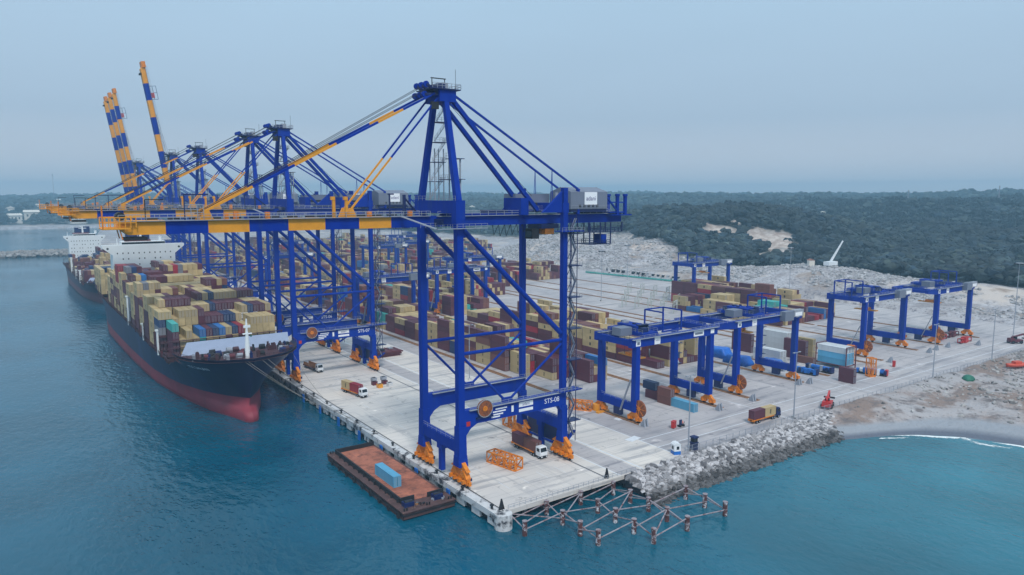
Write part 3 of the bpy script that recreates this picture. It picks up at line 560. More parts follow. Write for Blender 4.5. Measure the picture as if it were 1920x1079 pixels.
    for z, x in ((AZ+.2, -4.9), (AZ+2.6, -4.4)):
        for y in (-2.4, 0, 2.4): m.bar((-.5, y, AZ+.6), (x, y, z), .8, .6, M['navy']); m.tube((x, y-.25, z), (x, y+.25, z), .75, B, 12)
    for y in (-2.6, 2.6): m.tube((2.6, y-.4, AZ-.4), (2.6, y+.4, AZ-.4), .9, M['navy'], 12)
    m.b2(-1.2, 1, -2.2, 2, AZ+1.7, AZ+3.1, M['navy']); m.bar((-.6, 1.6, AZ+2.9), (-.6, 1.6, AZ+4.9), .16, .16, M['dark']); m.bar((3, 1.6, AZ+1.7), (3, 1.6, AZ+4.9), .16, .16, M['dark']); m.bar((-.9, 1.6, AZ+4.9), (3.3, 1.6, AZ+4.9), .28, .22, M['dark']); m.b2(1.2, 2.8, -.4, 1.4, AZ+1.7, AZ+3.7, M['grey'])
    m.bar((4, -2, AZ+1.5), (4, -2, AZ+6.8), .07, .07, M['dark']); m.b2(-3.2, -1.2, -2.8, -2.2, AZ-3.1, AZ-1.4, M['dark'])
    for y in (-4.2, 4.2): m.rail((-3.6, y, AZ+1.7), (4.2, y, AZ+1.7), 1.2, M['grey'], 1.2, .1)
    m.rail((4.2, -4.2, AZ+1.7), (4.2, 4.2, AZ+1.7), 1.2, M['grey'], 1.2, .1); m.build('mast_head', t)
    for y in (-1, 1):
        m = MB(); m.bar((2.4, y*2.9, AZ+.8), (42, y*4.1, 73.9), .42, .5, B); m.bar((42, y*4.1, 74.0), (42, y*4.1, 67), .8, .8, B)
        m.bar((33, y*3.8, 79.3), (32, y*3.8-.6, 68.5), .12, .12, B); m.bar((33, y*3.8, 79.3), (33.8, y*3.8+.6, 68.5), .12, .12, B); m.build('back_stay', t)
    # stair tower in the mast, stair tower on the landside leg
    m = MB(); gr = M['grey']
    x0, y0 = 2.2, LY-3.4
    for x in (1.6, 4.2):
        for y in (y0-1.3, y0+1.3): m.bar((x, y, 70.9), (x, y, 84), .22, .22, gr)
    for k in range(5):
        z = 71+k*4.9; yy = y0-k*1.0; m.b2(.9, 4.4, yy-1.3, yy+1.5, z+4.6, z+4.75, M['navy']); m.rail((.9, yy-1.3, z+4.75), (4.4, yy-1.3, z+4.75), 1.1, gr, .9); m.rail((4.4, yy-1.3, z+4.75), (4.4, yy+1.5, z+4.75), 1.1, gr, .9)
        m.bar((1.2, yy+1.0, z), (4.0, yy-.6, z+4.6), .75, .16, gr); m.rail((1.2, yy+1.0, z), (4.0, yy-.6, z+4.6), 1.0, gr, 1.2)
    for x in (1.6, 3.2):
        for y in (-5.2, -2.6): m.bar((x, y, 70.9), (x, y, 81), .3, .3, gr)
    m.b2(.8, 4.2, -6, 1.2, 76, 76.15, M['navy']); m.rail((.8, -6, 76.1), (.8, 1, 76.1), 1.1, gr, .9); m.b2(.8, 4.0, -6, -2, 81, 81.15, M['navy']); m.rail((.8, -6, 81.1), (.8, -2, 81.1), 1.4, gr, .8); m.build('mast_stair', t)
    m = MB(); x0, y0 = G+1.1, -LY-.2
    for x in (x0, x0+2.4):
        for y in (y0-1.2, y0+1.2): m.bar((x, y, 4.5), (x, y, 66), .16, .16, M['navy'])
    for k in range(14):
        z = 6+k*4.3; a, b = (x0+.2, x0+2.2) if k % 2 else (x0+2.2, x0+.2); m.bar((a, y0-.6, z), (b, y0-.6, z+4.2), .8, .16, gr); m.rail((a, y0-1.0, z), (b, y0-1.0, z+4.2), 1.0, M['navy'], 1.4, .07); m.bar((x0, y0+1.2, z), (x0+2.4, y0+1.2, z+4.2), .12, .12, M['navy'])
        if k % 2: m.b2(x0-.2, x0+3.9, y0-1.7, y0+1.4, z, z+.18, M['navy']); m.rail((x0+3.9, y0-1.7, z), (x0+3.9, y0+1.4, z), 1.0, gr, 1.0)
    m.bar((x0+.5, y0, 4.8), (x0+4.6, y0+1.8, 6.2), 1.0, .3, B)
    for z in (19.1, 62.6): m.b2(x0-3.5, x0+4.2, y0-2, y0+1.5, z, z+.22, B); m.rail((x0-3.5, y0-2, z), (x0+4.2, y0-2, z), 1.1, gr, 1.2)
    m.build('stair_tower', t)
    # cable reel with its guide
    m = MB(); y = -LY-1.3; m.tube((6.4, y-.35, 18.9), (6.4, y+.35, 18.9), 2.15, M['reel'], 28); m.tube((6.4, y-.42, 18.9), (6.4, y+.42, 18.9), .7, M['orange'], 14)
    for r in (2.2,):
        for k in range(20): a = 2*PI*k/20; b = 2*PI*(k+1)/20; m.bar((6.4+r*math.cos(a), y-.42, 18.9+r*math.sin(a)), (6.4+r*math.cos(b), y-.42, 18.9+r*math.sin(b)), .12, .16, gr)
    m.b2(4, 9, y-.2, y+.9, 16.4, 16.8, M['navy']); m.build('cable_reel', t)
    # trolley and cab
    m = MB(); m.b2(30, 36, -3.2, 3.2, 63.2, 64.4, M['navy']); m.b2(31.5, 34.5, -3, 3, 61.6, 63.2, M['orange']); tr = m.build('trolley', t)
    m = MB(); m.b2(28, 30.4, -1.6, 1.6, 60.4, 63.2, M['dark']); m.b2(27.9, 28.1, -1.4, 1.4, 60.8, 62.6, M['glass']); m.build('operator_cab', tr)
    m = MB()
    for k in range(16): x = 18+k*2.0; m.bar((x, 2.9, 64.4), (x+.5, 2.9, 61.6-.5*math.sin(k)), .1, .1, M['dark']); m.bar((x+.5, 2.9, 61.6-.5*math.sin(k)), (x+2, 2.9, 64.4), .1, .1, M['dark'])
    m.build('festoon_cable', t)
    m = MB(); m.b2(24, 28.5, -LY-.95, -LY-.86, 16.0, 16.1, B)
    return t
def crane_lettering(t, num):
    y = -LY-.88; m = MB(); m.text('STS-'+num, 1.9, M['text'], (28.4, y, 17.2), (1, 0, 0), (0, 0, 1), sx=.95); m.build('lettering', t)
    p = MB().b2(17.4, 22, y-.005, y, 17.1, 18.4, M['text']).build('sign_panel', t); MB().text('adani', 1.15, M['dtext'], (19.7, y-.02, 17.75), (1, 0, 0), (0, 0, 1)).build('lettering', p)
    MB().b2(17.4, 22, y-.005, y, 15.8, 16.6, M['text']).build('sign_panel', t)
    for z, x0, w in ((17.9, 10.0, 3.6), (17.2, 9.2, 4.0), (16.5, 9.0, 3.4), (15.9, 8.8, 2.6)): MB().b2(x0, x0+w, y-.005, y, z-.18, z+.18, M['text']).build('notice_strip', t)
    MB().b2(15.0, 15.7, y-.005, y, 16.3, 18.0, M['text']).build('notice_strip', t)
    m = MB(); m.b2(1.3, 2.4, y-.01, y, 14.9, 16.1, M['red']); m.build('red_sign', t)
def boom_down(t):
    m = boom_mesh(); f = lambda x: x-HINGE; b = boom_up_part(m, f).build('boom', t, loc=(HINGE, 0, GT))
    m = MB(); Y = M['yel']                              # tip platform, rope sheaves, lights
    for y in (-3, 3): m.rail((TIP-2.6-HINGE, y, -1.2), (TIP+3-HINGE, y, -1.2), 2.0, Y, .9, .16); m.bar((TIP-2.6-HINGE, y, -1.3), (TIP+2-HINGE, y, -1.3), .3, .3, Y)
    m.b2(TIP-2.8-HINGE, TIP+1-HINGE, -3, 3, -1.5, -1.3, Y); m.bar((TIP-2.7-HINGE, -3, -1.4), (TIP-2.7-HINGE, -3, 3.1), .25, .25, M['orange']); m.b2(TIP+1-HINGE, TIP+5-HINGE, -2, 2, -3.7, -3.1, M['dark']); m.bar((TIP+.2-HINGE, -2.3, -1.4), (TIP+.6-HINGE, -2.3, -3.4), .2, .2, M['orange']); m.bar((TIP+.2-HINGE, 2.3, -1.4), (TIP+.6-HINGE, 2.3, -3.4), .2, .2, M['orange'])
    m.tube((TIP+.6-HINGE, -1.4, 1.0), (TIP+.6-HINGE, 1.4, 1.0), .8, M['dark'], 12); m.build('tip_platform', b)
    for x in (-55.4, -24.2):                            # stay brackets, cabinets and lights on top of the boom
        for y in (-2.1, 2.1): MB().prism([(x-1.4-HINGE, 0), (x+1.4-HINGE, 0), (x+.4-HINGE, 2.2), (x-.4-HINGE, 2.2)], 'y', y-.25, y+.25, Y).build('stay_bracket', b)
    for x in (-28.4, -25.4): m = MB(); m.bar((x-HINGE, -2.4, 0), (x-HINGE, -2.4, 4.6), .6, .6, Y); m.b2(x-.6-HINGE, x+.2-HINGE, -2.8, -1.9, 4.0, 4.8, Y); m.build('stay_support', b)
    for x in (-52, -50, -43.5, -20, -9.5): MB().b2(x-HINGE, x+.9-HINGE, -2.3, -1.4, .1, 1.3+.6*rng.rand(), M['orange']).build('cabinet', b)
    m = MB(); m.bar((-66-HINGE, 2.6, 0), (-66-HINGE, 2.6, 4.2), .18, .18, M['dark']); m.bar((-66-HINGE, 2.6, 4.2), (-62.5-HINGE, 2.6, 4.2), .18, .18, M['dark']); m.build('light_post', b)
    m = MB(); m.bar((-59.6-HINGE, -2.4, 0), (-59.6-HINGE, -2.4, 5.2), .2, .2, M['navy']); m.bar((-59.8-HINGE, -2.4, 5.2), (-55-HINGE, -2.4, 5.2), .3, .25, M['navy']); m.rail((-59.6-HINGE, -2.4, 0), (-56-HINGE, -2.4, 0), 3.2, M['grey'], 1.0, .12); m.build('service_hoist', b)
    m = MB(); m.bar((-14.6-HINGE, -2.4, 0), (-14.6-HINGE, -2.4, 5.4), .3, .3, M['navy']); m.b2(-15-HINGE, -13.6-HINGE, -2.7, -2.1, 5.2, 5.5, M['navy']); m.build('light_post', b)
    m = MB(); m.bar((-10.8-HINGE, -2.4, 0), (-10.8-HINGE, -2.4, 5.2), .6, .6, M['navy']); m.bar((-10.8-HINGE, -2.4, 4.6), (-5.5-HINGE, 2, 1.2), .3, .3, M['navy']); m.build('latch_post', b)
    m = MB(); m.b2(-66-HINGE, -8-HINGE, 2.3, 2.9, -.2, .1, M['dark'])
    for x in np.arange(-66, -8, 4.1): m.b2(x-HINGE, x+2.2-HINGE, 2.3, 2.9, .1, .5, M['dark'])
    m.build('cable_tray', b)
    for y in (-1, 1):
        m = MB(); stay(m, (-55.6, y*2.1, 69), (-2.2, y*2.6, 96.6), [(0, .18, 'yel'), (.18, .35, BD), (.35, .53, 'yel'), (.53, .72, BD), (.72, .84, 'yel'), (.84, 1, BD)], .42, .5); m.build('forestay', t)
        m = MB(); stay(m, (-24.2, y*2.1, 69), (-1.4, y*2.6, 95.6), [(0, .45, 'yel'), (.45, 1, BD)], .32, .4); m.build('inner_forestay', t)
    m = MB()
    for y in (-1.2, 1.2): m.tube((-57, y, 68.4), (-3.8, y, 98.6), .07, M['dark'], 5); m.tube((-57, y, 68.2), (-3.8, y, 97.4), .07, M['dark'], 5)
    m.tube((29, 0, 72), (3, 0, 95), .06, M['dark'], 5); m.build('hoist_rope', t)
def boom_raised(t):
    f = lambda x: (x-HINGE)*1.25; b = boom_up_part(boom_mesh(1.25), f).build('boom', t, loc=(HINGE+4.4, 0, GT)); b.rotation_euler = (0, R(81.4), 0)
    m = MB(); Lb = (TIP-HINGE)*1.25
    m.b2(Lb-2.5, Lb+1, -3, 3, -1.7, .6, M['orange']); m.b2(Lb+4, Lb+5, -2.4, 2.4, -3.6, -2.6, M['dark']); m.build('tip_platform', b); m = MB(); m.b2(Lb+16, Lb+19, -1, 1, .1, 2.2, M['red']); m.build('cabinet', b); m = MB(); m.rail((Lb+12, 0, 0), (Lb+20, 0, 0), 4, M['navy'], 4, .2); m.build('service_hoist', b)
    m = MB(); stay(m, (-7.4, -2.3, 122), (-1.6, -2.6, 97), [(0, 1, 'grey')], .22, .22); stay(m, (-7.4, 2.3, 122), (-1.6, 2.6, 97), [(0, 1, 'grey')], .22, .22)
    for y in (-1.8, 1.8): stay(m, (-3.5, y, 84), (-1.6, y, 96), [(0, 1, 'yel')], .4, .4)
    m.build('forestay', t)
X0 = 89.6
base = make_sts(); base.location = (X0, 158.8, 0)
base['label'] = 'tall blue gantry crane nearest the quay corner, lettered STS-08, boom lowered over water'; base['group'] = 'ship to shore cranes along the quay'
STS = [('07', 283.0, 1, 'second blue quay crane from the corner, lettered STS-07, striped boom lowered'), ('06', 324.5, 1, 'third blue quay crane from the corner, lowered boom close behind its neighbour'),
       ('05', 423.4, 1, 'fourth blue quay crane from the corner, the farthest one with a lowered boom'), ('04', 498.7, 0, 'blue quay crane with its yellow striped boom raised alone'),
       ('03', 634, 0, 'blue crane with raised boom, rightmost of the far cluster of three'), ('02', 661, 0, 'blue crane with raised boom, middle of the far cluster of three'),
       ('01', 688, 0, 'blue crane with raised boom, farthest left of the cluster of three')]
cr = [(base, '08', 1)]
for num, y, dn, lb in STS: cr.append((dup(base, loc=(X0, y, 0), label=lb), num, dn))
dn0 = up0 = None
for o, num, dn in cr:
    crane_lettering(o, num)
    if dn:
        if dn0 is None: n0 = len(kids(o)); boom_down(o); dn0 = kids(o)[n0:]; dn0 = [k for k in kids(o) if k.name.split('.')[0] in ('boom', 'forestay', 'inner_forestay', 'hoist_rope')]
        else:
            for k in dn0: dup(k, parent=o)
    else:
        if up0 is None: boom_raised(o); up0 = [k for k in kids(o) if k.name.split('.')[0] in ('boom', 'forestay')]
        else:
            for k in up0: dup(k, parent=o)

# ------------------------------------------------------------------ rail mounted yard cranes
RS = 35.5; RY = 8.0
def make_rmg():
    B = M[BD]; t = thing('yard_gantry_crane', 'x', 'yard crane')
    for x in (0, RS):
        for y in (-RY, RY):
            m = MB(); m.bar((x, y, 25), (x, y, 3.6), 1.75, 1.9, B, 2.1, 1.9); m.build('leg', t)
        m = MB(); m.b2(x-.85, x+.85, -RY+.9, RY-.9, 3.6, 6.2, B); m.rail((x-.8, -RY, 6.2), (x-.8, RY, 6.2), 1.0, M['grey'], 2.4)
        if x: m.b2(x+.9, x+2.4, -3, 2, 2.2, 5.6, M['white'])
        m.b2(x-.7, x+.7, -2, 1.2, 1.0, 3.6, M['navy']); m.build('sill_beam', t)
        for y in (-RY, RY):
            m = MB(); m.prism([(y-2.6, 2.0), (y+2.6, 2.0), (y+.8, 3.7), (y-.8, 3.7)], 'x', x-.5, x+.5, M['orange'])
            for k in (-1, 1): m.b2(x-.6, x+.6, y+k*1.7-1.1, y+k*1.7+1.1, 1.0, 2.2, M['orange']); m.tube((x-.25, y+k*1.7, .75), (x+.25, y+k*1.7, .75), .62, M['dark'], 10); m.b2(x-1.2, x-.5, y+k*1.7-.3, y+k*1.7+.3, 1.0, 1.7, M['orange'])
            m.build('bogie', t)
    for y in (-RY, RY):
        m = MB(); m.b2(-2.8, RS+2.8, y-.8, y+.8, 24.6, 27.4, B); m.rail((-2.8, y-1.5, 27.4), (RS+2.8, y-1.5, 27.4), 1.0, M['grey'], 2.4); m.b2(-2.8, RS+2.8, y-1.6, y-.81, 27.2, 27.35, M['grey']); g = m.build('girder', t)
        if y < 0:
            z = 26
            for xx, w, h in ((.0, 2.0, 2.0), (8.6, 2.6, 2.6), (RS, 1.8, 1.4), (28.5, 5, 1.8)):
                m = MB(); m.b2(xx-w/2, xx+w/2, y-.9, y-.81, z-h/2, z+h/2, M['signface'])
                if xx == 8.6: m.text('adani', .9, M['dtext'], (8.6, y-.93, z), (1, 0, 0), (0, 0, 1))
                if xx == 28.5: m.b2(26.6, 30.4, y-.93, y-.9, z-.35, z+.35, M['house'])
                if xx == 0: m.b2(-.5, .6, y-.93, y-.9, z-.6, z+.3, M['house'])
                m.build('sign_panel', g)
    for x in (-2.2, RS+2.2): m = MB(); m.b2(x-.6, x+.6, -RY+.81, RY-.81, 25, 27, B); m.rail((x, -RY, 27), (x, RY, 27), 1.0, M['grey'], 2.4); m.build('end_beam', t)
    m = MB(); m.tube((-.3, -RY-2.0, 5.0), (.3, -RY-2.0, 5.0), 2.7, M['reel'], 26); m.tube((-.42, -RY-2.0, 5.0), (.42, -RY-2.0, 5.0), .7, M['orange'], 12); [m.bar((-.36, -RY-2.0, 5.0), (-.36, -RY-2.0+2.7*math.cos(a), 5.0+2.7*math.sin(a)), .16, .1, M['orange']) for a in np.linspace(0, 2*PI, 9)[:-1]]; m.build('cable_reel', t)
    m = MB()
    for k in range(6): m.bar((RS+1.2, RY-1.2+(k % 2)*2.2, 4+k*3.8), (RS+1.2, RY+1.0-(k % 2)*2.2, 7.8+k*3.8), .7, .15, M['grey']); m.b2(RS+.9, RS+2.4, RY-1.6, RY+1.6, 7.7+k*3.8, 7.85+k*3.8, M['navy'])
    m.build('stair', t); m = MB(); m.bar((-1.2, -2.5, 3), (-1.2, -RY+1, 14), .7, .2, M['grey']); m.build('access_ladder', t)
    return t
def rmg_top(tx, eh, cant=0):
    p = []
    m = MB(); N = M['navy']; m.b2(tx-3.4, tx+3.4, -RY-.3, RY+.3, 27.5, 28.6, M[BD]); m.b2(tx-2.6, tx+2.4, -4.6, 4.4, 28.6, 30.4, M[BD]); m.b2(tx-2, tx+.4, -6.8, -4.9, 28.6, 30.0, N)
    for k in range(9): m.b2(tx-3+rng.rand()*5, tx-2+rng.rand()*5, -6+k*1.4, -5+k*1.4, 28.6, 29.6+1.4*rng.rand(), random.choice([N, N, M['grey'], M[BD]]))
    m.rail((tx-3.4, -RY, 28.6), (tx-3.4, RY, 28.6), 1.1, M['grey'], 1.6); m.rail((tx+3.4, -RY, 28.6), (tx+3.4, RY, 28.6), 1.1, M['grey'], 1.6)
    m.b2(tx-8.6, tx-3.6, -3.5, .5, 27.6, 30.1, M['house']); p.append(m.mesh('trolley'))
    m = MB(); ex = tx+(11 if tx < 15 else -19)
    for x in (ex, ex+9):
        for y in (-3.2, 5.2): m.bar((x, y, 27.0), (x, y, 33.4), .42, .42, M[BD])
        m.bar((x, -3.2, 33.4), (x, 5.2, 33.4), .42, .42, M[BD])
    for y in (5.2,): m.bar((ex, y, 33.4), (ex+9, y, 33.4), .42, .42, M[BD])
    m.b2(ex-.3, ex+9.3, -3.5, -2.9, 26.6, 27.2, M[BD]); m.b2(ex-.3, ex+9.3, 4.9, 5.5, 26.6, 27.2, M[BD]); p.append(m.mesh('maintenance_frame'))
    m = MB(); z = 19+3*rng.rand()
    for a in (-1.2, 1.2):
        for b in (-2.4, 2.4): m.tube((tx+a*.8, b, z), (tx+a, b, 27.5), .06, M['dark'], 5)
    m.b2(tx-1.2, tx+1.2, -5.2, 5.2, z-.4, z, M['yel']); m.b2(tx-1.4, tx+1.4, -1.6, 1.6, z, z+.9, M['orange']); p.append(m.mesh('spreader'))
    if cant:
        m = MB()
        for y in (-RY, RY): m.prism([(-3-cant, 25.6), (-2.82, 24.6), (-2.82, 27.4), (-3-cant, 27.4)], 'y', y-.78, y+.78, M[BD])
        m.b2(-3.4-cant, -2.4-cant, -RY+.8, RY-.8, 25.8, 27.2, M[BD])
        for y in (-RY-1.5,): m.rail((-3-cant, y, 27.4), (-2.8, y, 27.4), 1.0, M['grey'], 2.4)
        p.append(m.mesh('cantilever'))
    if eh: m = MB(); m.b2(24, 29.4, -RY-3.2, -RY-.82, 25.0, 28.6, M['house']); m.b2(30.6, 36.4, -RY-2.6, -RY-.82, 26.0, 28.6, M['grey']); m.b2(31.2, 35.6, -RY-2.66, -RY-2.6, 26.3, 27.7, M['signface']); p.append(m.mesh('electrical_house'))
    return p
RMG = [(161, 168, 6, 0, 'blue yard gantry crane nearest the quay cranes, orange cable reel at its near leg'), (214.6, 170.6, 12, 1, 'blue yard gantry crane beside the light blue ground container, second from the quay'),
       (313.2, 177.6, 16, 1, 'blue yard gantry crane behind the blue and white container stack on the right'), (369.5, 172.4, 10, 1, 'rightmost blue yard gantry crane, next to the shore road'),
       (376.5, 330, 18, 1, 'blue yard gantry crane straddling the tan stacks below the grey spoil heap'), (161, 372, 9, 1, 'blue yard gantry crane seen just right of the second quay crane, over the quayside block'),
       (214.6, 392, 20, 0, 'blue yard gantry crane behind the near quay crane, over the second block'), (268.5, 455, 12, 1, 'blue yard gantry crane between the legs of the near quay crane, by the white pavement'),
       (268.5, 610, 14, 1, 'distant blue yard gantry crane left of the near quay crane with white signs'), (161, 560, 10, 1, 'distant blue yard gantry crane behind the second and third quay cranes'),
       (313.2, 650, 15, 1, 'small hazy blue yard gantry crane among the far stacks'), (214.6, 720, 8, 0, 'hazy blue yard gantry crane far back beside the quay crane cluster'), (369.5, 760, 18, 0, 'farthest hazy blue yard gantry crane before the wooded hills')]
rb = None
for x, y, tx, eh, lb in RMG:
    if rb is None: rb = make_rmg(); o = rb; o['label'] = lb; o['group'] = 'rail mounted gantry cranes in the container yard'
    else: o = dup(rb, label=lb, skip=('trolley', 'maintenance_frame', 'spreader', 'electrical_house', 'cantilever'))
    o.location = (x, y, 0)
    for me in rmg_top(tx, eh, {214.6: 12, 369.5: 8}.get(x, 0) if y < 180 else 0):
        c = bpy.data.objects.new(me.name.split('.')[0], me); COL.objects.link(c); c.parent = o

# ------------------------------------------------------------------ containers
CL, CW, CH = 10.8, 2.16, 2.86
ccol = {'beige': (188, 166, 122), 'maroon': (92, 42, 58), 'brown': (120, 74, 66), 'red': (150, 32, 52), 'navy': (28, 52, 98), 'blue': (40, 104, 170), 'teal': (66, 166, 160), 'grey': (128, 128, 136), 'white': (206, 210, 214), 'light blue': (98, 176, 214)}
CM = {k: mat('container_'+k.replace(' ', '_'), v, .55, var=.13, scale=.5, rnd=.16, spots=((120, 84, 70) if k != 'maroon' else (70, 50, 56), .9, .64, .8), streak=True) for k, v in ccol.items()}
for m_ in CM.values():                          # corrugated side walls
    nt = m_.node_tree; b = nt.nodes['Principled BSDF']; tc = nd(nt, 'ShaderNodeTexCoord'); w = nd(nt, 'ShaderNodeTexWave', wave_type='BANDS', bands_direction='Y'); w.inputs['Scale'].default_value = 1.1
    nt.links.new(tc.outputs['Object'], w.inputs['Vector']); bp = nd(nt, 'ShaderNodeBump'); bp.inputs['Distance'].default_value = .04; nt.links.new(w.outputs['Fac'], bp.inputs['Height']); nt.links.new(bp.outputs['Normal'], b.inputs['Normal'])
cmesh = {}
def container_mesh(col, L=CL, logo=None, W=CW, H=CH):
    logo = (col == 'beige') if logo is None else logo
    k = (col, L, logo, W, H)
    if k in cmesh: return cmesh[k]
    m = MB(); c = CM[col]; m.b2(-W/2+.05, W/2-.05, -L/2+.06, L/2-.06, .1, H-.06, c)
    for x in (-W/2+.08, W/2-.08):
        for y in (-L/2+.09, L/2-.09): m.b2(x-.08, x+.08, y-.09, y+.09, 0, H, c)
        for z in (.09, H-.09): m.b2(x-.075, x+.075, -L/2+.18, L/2-.18, z-.085, z+.085, c)
    for y in (-L/2+.08, L/2-.08):
        for z in (.09, H-.09): m.b2(-W/2+.16, W/2-.16, y-.075, y+.075, z-.085, z+.085, c)
    for x in (-.7, -.3, .3, .7): m.b2(x-.035, x+.035, -L/2-.03, -L/2+.06, .2, H-.2, M['grey'])
    m.b2(-.03, .03, -L/2+.02, -L/2+.07, .2, H-.2, M['dark'])
    if logo:                                    # two-line mark in the middle of each long side
        for s in (-1, 1):
            o = (s*(W/2-.035), 0, 1.85); ux = (0, -s*-1, 0) if s > 0 else (0, -1, 0)
            m.text('m', 1.25, M['dark'], o, ux, (0, 0, 1)); m.text('sc', 1.25, M['dark'], (o[0], 0, 1.05), ux, (0, 0, 1))
            m.b2(min(o[0], o[0]+.006*s), max(o[0], o[0]+.006*s), -.16, .16, .75, 2.2, M['dark'])
    cmesh[k] = m.mesh('shipping_container'); return cmesh[k]
def container(col, loc, label, rz=0, L=CL, group=None, logo=None, H=CH):
    o = bpy.data.objects.new('shipping_container', container_mesh(col, L, logo, CW, H)); COL.objects.link(o); o.location = loc; o.rotation_euler = (0, 0, rz); return tag(o, label, 'container', group)
ORD = 'first second third fourth fifth sixth seventh eighth ninth tenth eleventh twelfth thirteenth fourteenth fifteenth sixteenth seventeenth eighteenth nineteenth twentieth'.split()+['twenty '+w for w in 'first second third fourth fifth sixth seventh eighth ninth'.split()]+['thirtieth']*30
cells = []
cr_ = random.Random(12)
def pick(z_pal):
    r = cr_.random(); a = 0
    for k, w in z_pal:
        a += w
        if r < a: return k
    return 'beige'
PAL_S = (('beige', .46), ('maroon', .33), ('brown', .10), ('red', .03), ('navy', .03), ('grey', .04), ('blue', .015), ('teal', .01))
PAL_Y = (('beige', .36), ('maroon', .40), ('brown', .12), ('red', .06), ('navy', .02), ('grey', .02), ('blue', .01), ('teal', .01))
def block(place, x0, nrow, pitch, ys, heights, z0, pal, fixed={}):
    """heights[b][r] tiers; keeps only boxes with a side in the open"""
    nb = len(ys)
    for b in range(nb):
        run = None
        for r in range(nrow):
            h = heights[b][r]
            for t in range(h):
                top = t == h-1; left = r == 0 or heights[b][r-1] <= t; front = b == 0 or heights[b-1][r] <= t
                if not (top or left or front): continue
                if run is None or cr_.random() < .55: run = pick(pal)
                cells.append(dict(place=place, x=x0+pitch*r, y=ys[b], z=z0+t*CH, col=fixed.get((b, r, t), run), b=b, r=r, d=h-1-t, top=top, left=left, front=front))
# near ship: bays from the bow
SX, SHB = 64.3, 21.0
hr = random.Random(5)
ship_y = [279.5+12*i for i in range(14)]; NR = 18; pitch = 2.26; sx0 = SX-(NR-1)/2*pitch
prof = [3.4, 4.6, 5.6, 5.5, 5.4, 5.8, 6.0, 6.4, 6.2, 6.6, 6.6, 6.8, 6.3, 5.6]
Hs = []
for b in range(14):
    row = []; lev = 0
    for r in range(NR):
        if r % 4 == 0 or hr.random() < .08: lev = hr.choice([-1, 0, 0, 0, 1])
        h = prof[b]+lev+(-.8 if r in (0, NR-1) and hr.random() < .5 else 0); row.append(max(1, int(round(h))))
    Hs.append(row)
Hs[0] = [0, 4, 3, 4, 3, 2, 2, 2, 2, 3, 3, 3, 3, 3, 3, 3, 3, 0]; Hs[0] = [0, 4, 2, 3, 2, 3, 3, 3, 3, 3, 3, 3, 3, 4, 4, 4, 4, 0]
Hs[1] = [5, 5, 4, 5, 5, 5, 5, 4, 4, 4, 4, 4, 4, 5, 5, 5, 5, 5]; Hs[2] = [5, 6, 6, 6, 6, 6, 5, 5, 5, 5, 5, 5, 5, 5, 5, 5, 5, 5]
for b in (0,): pass
fx = {(0, 1, 3): 'teal', (0, 5, 2): 'blue', (0, 6, 2): 'maroon', (0, 7, 2): 'navy', (0, 8, 2): 'blue', (0, 9, 2): 'beige', (0, 10, 2): 'navy', (0, 11, 2): 'red', (0, 5, 1): 'teal', (0, 13, 3): 'beige', (0, 14, 3): 'beige', (0, 15, 3): 'beige', (0, 16, 3): 'beige', (0, 3, 2): 'beige', (2, 9, 4): 'navy'}
for r in range(13, 17):
    for t in range(4): fx[(0, r, t)] = 'beige'
block('near ship', sx0, NR, pitch, ship_y, Hs, 15.6, PAL_S, fx)
st_y = [479+12*i for i in range(3)]; block('near ship stern', sx0, NR, pitch, st_y, [[5+hr.choice([-1, 0, 0]) for r in range(NR)] for b in st_y], 15.6, PAL_S)
# far ship
S2X, S2H = 59.6, 16.5
s2y = [596+12*i for i in range(12)]; H2 = [[max(0, hr.choice([1, 2, 2, 3])+(1 if b > 6 else 0)+(2 if b > 3 and r > 8 else 0)) for r in range(13)] for b in range(12)]
block('far ship', S2X-6*2.3, 13, 2.3, s2y, H2, 10.6, (('beige', .3), ('maroon', .36), ('brown', .24), ('navy', .1)))
# yard blocks
def yard(place, x0, nrow, y0, y1, mean, seed, stagger=None):
    h_ = random.Random(seed); ys = list(np.arange(y0+CL/2, y1, 11.4)); H = []
    base_ = mean
    for b in range(len(ys)):
        if h_.random() < .3: base_ = mean+h_.choice([-1.2, -.5, 0, .5, .8])
        row = []; lev = 0
        for r in range(nrow):
            if h_.random() < .35: lev = h_.choice([-2, -1, -1, 0, 0, 1])
            h = int(round(base_+lev)); h = max(0, min(6, h))
            if h_.random() < .03: h = 0
            if stagger and ys[b] < stagger(x0+2.32*r): h = 0
            row.append(h)
        H.append(row)
    return ys, H
def yblock(place, x0, nrow, y0, y1, mean, seed, stagger=None, fixed={}, over={}):
    ys, H = yard(place, x0, nrow, y0, y1, mean, seed, stagger)
    for (b, r), h in over.items():
        if b < len(ys): H[b][r] = h
    block(place, x0, nrow, 2.32, ys, H, .17, PAL_Y, fixed)
stA = lambda x: 240 if x < 168 else (228 if x < 172 else (218 if x < 181 else 205))
yblock('first yard block', 166.2, 11, 205, 384, 4.3, 2, stA, over={**{(b, 0): 5 for b in range(3, 8)}, (0, 7): 3, (0, 8): 2, (0, 9): 0, (0, 10): 3, (1, 6): 5, (1, 7): 4}, fixed={(9, 0, 4): 'teal', (8, 0, 4): 'teal', (4, 0, 0): 'beige', (4, 0, 1): 'beige', (2, 2, 0): 'red', (2, 2, 1): 'red', (2, 2, 2): 'maroon'})
